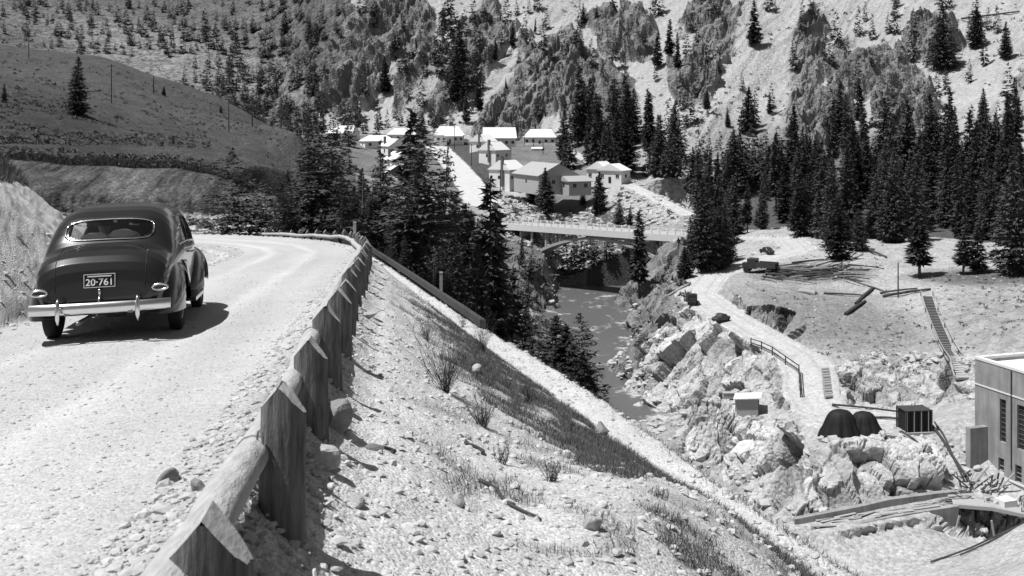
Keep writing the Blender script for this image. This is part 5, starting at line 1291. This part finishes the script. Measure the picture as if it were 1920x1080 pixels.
for o_ in (.8, Wb-.8):
    V = []; ns = 28
    for i in range(ns+1):
        q = i/ns; t = ta+(tb-ta)*q; base_ = za+(zb_-za)*q; z = base_+(zm-(za+zb_)/2)*(1-(2*q-1)**2)-.0
        th = .55+.35*abs(2*q-1)
        for (oo, zz) in ((o_-.4, z-th), (o_+.4, z-th), (o_+.4, z), (o_-.4, z)): V.append(bp_(t, oo, zz))
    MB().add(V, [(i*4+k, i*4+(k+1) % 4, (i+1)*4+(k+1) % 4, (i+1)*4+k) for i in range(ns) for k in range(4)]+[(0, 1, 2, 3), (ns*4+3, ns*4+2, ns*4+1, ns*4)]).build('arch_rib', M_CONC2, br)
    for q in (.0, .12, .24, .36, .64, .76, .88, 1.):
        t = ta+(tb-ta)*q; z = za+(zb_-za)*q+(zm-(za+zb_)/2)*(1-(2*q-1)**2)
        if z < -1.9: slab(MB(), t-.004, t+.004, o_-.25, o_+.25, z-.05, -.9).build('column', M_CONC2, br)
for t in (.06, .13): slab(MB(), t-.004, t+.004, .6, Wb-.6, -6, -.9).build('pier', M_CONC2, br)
slab(MB(), ta-.035, ta+.005, -.6, Wb+.3, za-2.2, za+.5).build('abutment', M_CONC, br)
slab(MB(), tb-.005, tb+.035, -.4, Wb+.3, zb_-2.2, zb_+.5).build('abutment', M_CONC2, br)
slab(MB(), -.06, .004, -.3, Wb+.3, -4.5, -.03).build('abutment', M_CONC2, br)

# ------------------------------------------------------------------ concrete building at the right edge
m, n, b = new_mat('board_marked_concrete'); tc = n.nodes.new('ShaderNodeTexCoord').outputs['Object']
a1 = tex(n, 'n', tc, 1.2, 5, .7, (1.6, 1.6, .15)); a2 = tex(n, 'n', tc, .35, 3, .6)
k = math_n(n, 'MULTIPLY_ADD', math_n(n, 'SUBTRACT', math_n(n, 'ADD', math_n(n, 'MULTIPLY', a1, .6), math_n(n, 'MULTIPLY', a2, .5)), .55), .55); n.nodes[-1].inputs[2].default_value = .26
n.links.new(k, b.inputs['Base Color']); b.inputs['Roughness'].default_value = .9; M_BOARD = m
Bc = Vector(((1828-960)/F*110, 110, 0)); uu = Vector((.954, .30, 0)).normalized(); vv = Vector((.30, -.954, 0)).normalized()
ph = empty('concrete_building', (Bc.x, Bc.y, -39.5), 0, 'tall flat roofed concrete building with narrow windows at the right edge', 'building')
def bx3(mb, u0, u1, v0, v1, z0, z1):
    V = [uu*u+vv*v+Vector((0, 0, z+39.5)) for u in (u0, u1) for v in (v0, v1) for z in (z0, z1)]
    return mb.add(V, [(0, 1, 3, 2), (4, 6, 7, 5), (0, 4, 5, 1), (2, 3, 7, 6), (0, 2, 6, 4), (1, 5, 7, 3)])
UL, VL = 16, 22; ops = [(3.55, 4.40, -33.5, -29.0), (5.9, 7.1, -33.55, -29.0), (3.35, 4.15, -37.0, -35.25), (5.65, 6.5, -37.0, -35.25)]+[(8.6+2.4*i, 9.7+2.4*i, -33.5, -29.0) for i in range(5)]
# wall facing the pit, pieced round its openings
wl = MB(); vs_ = sorted(set([0, VL]+[q for o_ in ops for q in o_[:2]])); zs_ = [-45, -37.0, -35.25, -33.55, -33.5, -29.0, -25.62]
for i in range(len(vs_)-1):
    for j in range(len(zs_)-1):
        vm, zm_ = (vs_[i]+vs_[i+1])/2, (zs_[j]+zs_[j+1])/2
        if any(o_[0] < vm < o_[1] and o_[2] < zm_ < o_[3] for o_ in ops): continue
        bx3(wl, 0, .5, vs_[i], vs_[i+1], zs_[j], zs_[j+1])
bx3(wl, .5, UL, 0, .5, -45, -25.62); bx3(wl, .5, UL, VL-.5, VL, -45, -25.62); bx3(wl, UL, UL+.5, 0, VL, -45, -25.62)
wl.build('wall', M_BOARD, ph)
bx3(MB(), .5, UL, .5, VL-.5, -26.3, -25.95).build('roof', M_ROOF, ph)
par = MB(); bx3(par, -.06, .5, -.06, VL, -25.618, -25.35); bx3(par, .5, UL, -.06, .5, -25.618, -25.35); par.build('parapet', M_CONC, ph)
lg = MB(); bx3(lg, -.07, -.001, -.07, VL, -28.35, -28.22); bx3(lg, -.08, -.001, -.08, VL, -37.25, -37.05); lg.build('ledge', M_CONC, ph)
for o_ in ops:
    wn = bx3(MB(), .28, .32, o_[0]+.002, o_[1]-.002, o_[2]+.002, o_[3]-.002).build('window', M_WIN, ph)
    br_ = MB(); nb_ = 4 if o_[3]-o_[2] < 2 else 9
    for k_ in range(1, nb_): z = o_[2]+(o_[3]-o_[2])*k_/nb_; bx3(br_, .22, .27, o_[0]+.003, o_[1]-.003, z-.03, z+.03)
    br_.build('glazing_bars', M_IRON if nb_ > 4 else M_PLANK, wn)
dp_ = MB(); dp_.tube([uu*-.09+vv*5.2+Vector((0, 0, 39.5-25.7)), uu*-.09+vv*5.2+Vector((0, 0, 39.5-36))], .06, 6); dp_.build('downpipe', M_TIMBER, ph)
ww_ = MB(); bx3(ww_, -2.3, -.003, 1.2, 1.9, -40, -32.45); o = ww_.build('wing_wall', M_BOARD); o.location = (Bc.x, Bc.y, -39.5); tag(o, 'lower concrete wing wall against the left corner of the tall building', 'wall')
cb_ = MB(); bx3(cb_, -3.2, -1.6, 6.2, 7.6, -39.5, -38.1); o = cb_.build('concrete_block', M_CONC); o.location = (Bc.x, Bc.y, -39.5); tag(o, 'small concrete block at the foot of the tall building', 'block')
# long concrete walls in the pit
def wall_run(pts, th, label):
    m_ = MB(); n_ = len(pts); V = []
    for i, (px, yt, D, hpx) in enumerate(pts):
        p = Vector(P(px, yt, D)); h = hpx/F*D
        V += [p+Vector((0, 0, 0)), p+Vector((.1, th, 0)), p+Vector((.1, th, -h-2)), p+Vector((0, 0, -h-2))]
    m_.add(V, [(i*4+k, i*4+(k+1) % 4, (i+1)*4+(k+1) % 4, (i+1)*4+k) for i in range(n_-1) for k in range(4)]+[(0, 1, 2, 3), ((n_-1)*4+3, (n_-1)*4+2, (n_-1)*4+1, (n_-1)*4)])
    o = m_.build('concrete_wall', M_BOARD); return tag(o, label, 'wall', 'long concrete walls in the pit')
wall_run([(1490, 974, 100.5, 14), (1608, 951, 102, 14), (1668, 937, 103, 14), (1760, 925, 104.5, 14), (1820, 919, 105.2, 10)], .7, 'long low concrete wall at the foot of the cliff')
wall_run([(1533, 1002, 98.5, 16), (1620, 980, 99.6, 20), (1700, 964, 100.8, 26), (1798, 949, 102, 40)], .7, 'long concrete wall nearer the river, left of the timber trestle')
dk = [P(1798, 948, 102.2), P(1860, 953, 101.2), P(1930, 968, 99.8)]
ts = empty('timber_trestle', dk[0], 0, 'dark tangled timber trestle under the planked deck by the concrete building', 'trestle'); t0_ = Vector(dk[0])
for i in range(2):
    a, b_ = Vector(dk[i])-t0_, Vector(dk[i+1])-t0_; MB().beam(a, b_, .5, .35).build('edge_beam', M_PLANK, ts)
    MB().beam(a+Vector((0, 1.6, -.1)), b_+Vector((0, 1.6, -.1)), 2.6, .12).build('deck', M_GREYR, ts)
rgt_ = random.Random(4)
for i in range(13):
    px = 1800+i*10; D = 101.8-i*.15; x = (px-960)/F*D; zt = -(952-HY+i*1.6)/F*D
    MB().beam(Vector((x, D+.3+(i % 3)*.9, zt-4.6))-t0_, Vector((x+rgt_.uniform(-.3, .3), D+.3+(i % 3)*.9, zt-.2))-t0_, .22, .22).build('post', M_TIMBER, ts)
    MB().beam(Vector((x, D+.1+(i % 2), zt-rgt_.uniform(.6, 3)))-t0_, Vector((x+rgt_.uniform(-2, 2), D+.1+(i % 3)*.6, zt-rgt_.uniform(2, 4)))-t0_, .16, .16).build('brace', M_GREYW if i % 3 == 0 else M_TIMBER, ts)
bp2 = MB(); bp2.box((Vector(dk[0])+Vector(dk[2]))/2-t0_+Vector((.6, 3.4, -2.6)), (6.5, .3, 5)); bp2.build('back_boarding', M_TIMBER, ts)

# ------------------------------------------------------------------ loose timber
def log_(a, b_, r_, label, group, mat, jit=.1, name='log'):
    A_, B_ = Vector(a), Vector(b_); pts = [A_.lerp(B_, t)+Vector((0, 0, .08*math.sin(t*3))) for t in np.linspace(0, 1, 5)]
    o = MB().tube(pts, [r_, r_*.97, r_*.92, r_*.85, r_*.78], 7, True, jit).build(name, mat, None, False); return tag(o, label, {'log': 'log', 'plank': 'plank'}[name], group)
def g_(px, py, dz=.2, lo=90, hi=300): D = float(hit(px, py, lo, hi)); x = (px-960)/F*D; return (x, D, hz(x, D)+dz)
rl = random.Random(9)
for i in range(80):
    px = 1425+rl.random()*165; py = 500+rl.random()*28; L = rl.uniform(3, 8); a = g_(px, py, rl.uniform(.1, .8), 150, 240); an = rl.gauss(-.2, .7)
    log_(a, (a[0]+L*math.cos(an), a[1]+L*math.sin(an), hz(a[0]+L*math.cos(an), a[1]+L*math.sin(an))+rl.uniform(.1, .7)), rl.uniform(.07, .17), 'dark log lying in the flat heap between the truck and the sandy flat', 'logs of the flat heap', M_TIMBER if i % 6 else M_GREYR)
for (a, b_, r_, mt, lb) in [((1625, 470), (1662, 486), .25, M_TIMBER, 'dark log lying alone right of the two bushy conifers'), ((1582, 492), (1612, 462), .16, M_PLANK, 'pale leaning pole beside the bushy conifers'), ((1590, 494), (1618, 478), .2, M_PLANK, 'pale short log beside the bushy conifers'),
    ((1612, 531), (1662, 548), .28, M_GREYR, 'thick grey beam on the flat left of the upright pole'), ((1655, 558), (1745, 545), .22, M_TIMBER, 'long dark log along the quarry rim below the pole'), ((1650, 552), (1720, 543), .17, M_TIMBER, 'second long dark log behind the rim log'),
    ((1545, 552), (1620, 556), .16, M_TIMBER, 'dark log along the rim left of the root mass'), ((1585, 592), (1622, 568), .33, M_TIMBER, 'black charred log sticking down over the rim'), ((1605, 572), (1640, 540), .3, M_TIMBER, 'dark stump log above the charred one'),
    ((1252, 556), (1292, 536), .22, M_PLANK, 'pale log beside the track bend by the bridge'), ((1500, 548), (1530, 553), .5, M_PLANK, 'white stump on the rim of the log heap'), ((1485, 495), (1545, 489), .2, M_TIMBER, 'dark row of sticks behind the log heap'),
    ((1640, 786), (1690, 790), .15, M_TIMBER, 'thin dark log behind the ribbed tank'), ((1560, 762), (1690, 776), .14, M_TIMBER, 'long thin timber edging the terrace'), ((1868, 68), (1740, 45), .0, None, '')]:
    if mt is None: continue
    log_(g_(*a), g_(*b_), r_, lb, None, mt, .25)
a = g_(1802, 40, .5, 300, 900); b_ = g_(1912, 26, .5, 300, 900); log_(a, b_, .5, 'long fallen dark trunk high on the pale right slope', None, M_TIMBER, .4)
for i in range(46):
    px = 1505+rl.random()*300; q = (px-1492)/326; py = 986-q*54+rl.uniform(0, 12); a = g_(px, py, rl.uniform(.05, .25), 96, 112); L = rl.uniform(1.2, 3.6); an = rl.gauss(.35, .3)
    e_ = (a[0]+L*math.cos(an), a[1]+L*math.sin(an)*.6, a[2]+rl.uniform(-.1, .2)); o = MB().beam(a, e_, rl.uniform(.15, .35), .07, rl.uniform(-.4, .4)).build('plank', M_PLANK if i % 3 else M_GREYR); tag(o, 'loose plank in the litter of boards between the two concrete walls', 'plank', 'loose boards between the walls')
for i in range(26):
    px = 1800+rl.random()*75; py = 905+rl.random()*35; a = g_(px, py, rl.uniform(.1, .6), 98, 112); L = rl.uniform(1, 3.5)
    o = MB().beam(a, (a[0]+rl.uniform(-L, L), a[1]+rl.uniform(-1, 1), a[2]+rl.uniform(0, L*.7)), .16, .08, rl.random()).build('plank', (M_TIMBER, M_PLANK, M_GREYR)[i % 3]); tag(o, 'board leaning in the debris at the foot of the concrete building', 'plank', 'boards at the building foot')
for (a, b_, r_, lb) in [((1748, 806), (1822, 925), .14, 'dark pole leaning down the cliff to the building foot'), ((1690, 818), (1770, 915), .1, 'long dark cable like pole lying down the cliff face'), ((1752, 800), (1805, 905), .1, 'pale pole beside the dark leaning one')]:
    A_, B_ = Vector(g_(*a, .5, 100, 120)), Vector(g_(*b_, .6, 98, 112)); pts = []
    for t in np.linspace(0, 1, 8):
        q = A_.lerp(B_, t); q.z = max(q.z, hz(q.x, q.y)+.25); pts.append(q)
    o = MB().tube(pts, r_, 6).build('pole', M_TIMBER if 'dark' in lb else M_PLANK); tag(o, lb, 'pole')
for (a, b_, lb) in [((1745, 1062), (1925, 978), 'upper long timber rail lying along the near pale bank'), ((1800, 1050), (1925, 992), 'lower long timber rail lying along the near pale bank')]:
    A_, B_ = Vector(P(*a, 92)), Vector(P(*b_, 95)); pts = [A_.lerp(B_, t) for t in np.linspace(0, 1, 6)]; pts = [Vector((q.x, q.y, max(q.z, hz(q.x, q.y)+.15))) for q in pts]
    o = MB().tube(pts, .08, 6).build('timber_rail', M_TIMBER); tag(o, lb, 'rail')

# ------------------------------------------------------------------ tarpaulin covered mounds, tank, shed
M_TARP = simple_mat('black_tarpaulin', .012, .7, .3, 2, .3)
def tarp(px, yb, wpx, hpx, D, label, seed):
    x = (px-960)/F*D; z = hz(x, D); w2 = wpx/F*D/2; h = hpx/F*D; V = []; nr, ns = 16, 64
    for i in range(nr+1):
        t = i/nr
        for k in range(ns):
            a = 2*math.pi*k/ns; fold = 1+(.07*math.sin(a*9+seed)+.05*math.sin(a*17+2*seed))*t**2
            rr_ = w2*(t**.62)*fold*(1+.18*max(0, t-.85)/.15); zz = h*(max(0, 1-t**2.3))**.75
            V.append((rr_*math.cos(a), rr_*math.sin(a)*.85, zz+.04*math.sin(a*5)*t-.1*(t > .95)))
    F_ = [(i*ns+k, i*ns+(k+1) % ns, (i+1)*ns+(k+1) % ns, (i+1)*ns+k) for i in range(nr) for k in range(ns)]
    o = MB().add(V, F_).build('tarpaulin_mound', M_TARP, None, True); o.location = (x, D, z); tag(o, label, 'covered mound', 'mounds under black covers')
tarp(1576, 816, 66, 50, 112, 'taller black covered mound on the rock terrace', 1)
tarp(1620, 816, 56, 37, 112.6, 'lower black covered mound beside the taller one', 4)
D = 113.5; x = (1714-960)/F*D; tk = empty('ribbed_tank', (x, D, hz(x, D)), .12, 'black ribbed upright crate like tank on the terrace right of the covered mounds', 'tank'); w2 = 1.5; h = 2.3
MB().box((0, 0, h/2+.3), (2*w2-.2, 2.0, h)).build('body', M_TARP, tk)
for i in range(11): MB().box((-w2+.1+i*.28, -1.06, h/2+.3), (.10, .08, h)).build('rib', M_TARP if i % 3 else M_GREYR, tk)
for s_ in (-1, 1):
    for q in (-1, 1): MB().box((s_*w2, q*1.05, h/2+.2), (.14, .14, h+.45)).build('corner_post', M_TIMBER, tk)
MB().box((0, 0, h+.34), (2*w2+.1, 2.2, .10)).build('lid', M_TIMBER, tk); MB().box((0, 0, .15), (2*w2+.5, 2.6, .3)).build('base_timbers', M_GREYR, tk)
D = 131; x = (1401-960)/F*D; sh_ = empty('plank_shed', (x, D, hz(x, D)-.1), R(-17), 'small plank shed with a sloping pale roof below the rock outcrop', 'shed')
MB().box((0, 0, 1.05), (2.9, 2.3, 2.3)).build('wall', M_GREYW, sh_)
pk = MB()
for i in range(12): pk.box((-1.35+i*.245, -1.165, 1.05), (.03, .03, 2.2))
pk.build('battens', M_GREYR, sh_)
MB().box((1.452, -.1, .95), (.02, 1.5, 1.9)).build('side_shade', M_TARP, sh_)  # black panel paints the shade on the shed's right side
MB().box((.1, 0, 2.32), (3.5, 3.0, .12), Matrix.Rotation(-.10, 3, 'Y')).build('roof', M_CONC, sh_)
dr = MB().lathe([(0, .3), (.05, .32), (.8, .32), (.85, .3)], 14, 'Z').build('barrel', M_TIMBER); q = g_(1352, 748, 0, 125, 145); dr.location = q; tag(dr, 'dark barrel standing left of the plank shed', 'barrel')
bxx = MB().box((0, 0, .35), (1.5, .9, .7)).box((0, 0, .74), (1.6, 1.0, .06)).build('wooden_box', M_GREYR); q = g_(1366, 747, 0, 125, 145); bxx.location = q; tag(bxx, 'low wooden box between the barrel and the plank shed', 'box')
# fence on the outer edge of the track, crib wall on the inner one
fp = [g_(a, b_, 0, 120, 165) for a, b_ in ((1408, 655), (1428, 659), (1448, 667), (1473, 684), (1498, 702), (1499, 718), (1500, 732), (1501, 746))]
rf_ = empty('track_fence', fp[0], 0, 'thin dark rail fence round the outer edge of the descending track', 'fence'); f0 = Vector(fp[0])
for i, p in enumerate(fp):
    MB().box(Vector(p)-f0+Vector((0, 0, .6)), (.14, .14, 1.3)).build('post', M_TIMBER, rf_)
    if i: 
        for zz in (.55, 1.15): MB().beam(Vector(fp[i-1])-f0+Vector((0, -.08, zz)), Vector(p)-f0+Vector((0, -.08, zz)), .1, .12).build('rail', M_TIMBER, rf_)
cr2 = empty('log_crib', g_(1550, 748, 0, 120, 150), 0, 'stack of short log ends holding the inner edge of the track', 'crib wall'); c0 = Vector(cr2.location)
for i in range(11):
    q = Vector(g_(1548+.6*i, 697+i*5.2, .3, 120, 160))-c0; MB().tube([q+Vector((-.5, 0, 0)), q+Vector((.5, .3, 0))], .22, 8).build('log_end', M_PLANK, cr2)
# the ladderway
lt = [g_(a, b_, .35, 120, 175) for a, b_ in ((1738, 560), (1747, 590), (1759, 620), (1772, 650), (1783, 672), (1793, 692), (1802, 712))]
lw = empty('ladderway', lt[0], 0, 'long narrow timber ladderway climbing the quarry bank', 'ladderway'); l0 = Vector(lt[0]); sx_ = Vector((.9, .12, 0))
for i in range(len(lt)-1):
    a, b_ = Vector(lt[i])-l0, Vector(lt[i+1])-l0
    for s_ in (-1, 1):
        MB().beam(a+sx_*s_, b_+sx_*s_, .14, .22).build('stringer', M_PLANK, lw); MB().beam(a+sx_*s_*1.15+Vector((0, 0, .9)), b_+sx_*s_*1.15+Vector((0, 0, .9)), .10, .10).build('handrail', M_PLANK, lw)
        MB().box(a+sx_*s_*1.15+Vector((0, 0, .45)), (.1, .1, .95)).build('post', M_TIMBER, lw)
    MB().beam(a+Vector((0, 0, -.02)), b_+Vector((0, 0, -.02)), 1.5, .06).build('tread_board', M_TIMBER if i < 4 else M_GREYR, lw)
    st_ = MB()
    for k_ in range(6): q = a.lerp(b_, (k_+.5)/6); st_.box(q+Vector((0, 0, .05)), (1.5, .12, .06))
    st_.build('cleats', M_GREYR, lw)
MB().box(Vector(lt[-1])-l0+Vector((.1, -.6, .0)), (2.0, 1.2, .3)).build('bottom_step', M_GREYR, lw)
# straw coloured kerb line of white stones by the far bend
for i in range(16):
    px = 345+i*10.5+rl.uniform(-3, 3); q = g_(px, 412+rl.uniform(-1, 1), .05, 90, 125); r_ = bpy.data.objects.new('roadside_stone', RM[i % 3]); COL.objects.link(r_); s_ = rl.uniform(.16, .32)
    r_.location = q; r_.scale = (s_*1.2, s_, s_*.8); r_.rotation_euler = (0, 0, i); tag(r_, 'white stone in the row marking the far side of the road bend', 'stone', 'white stones marking the far bend')
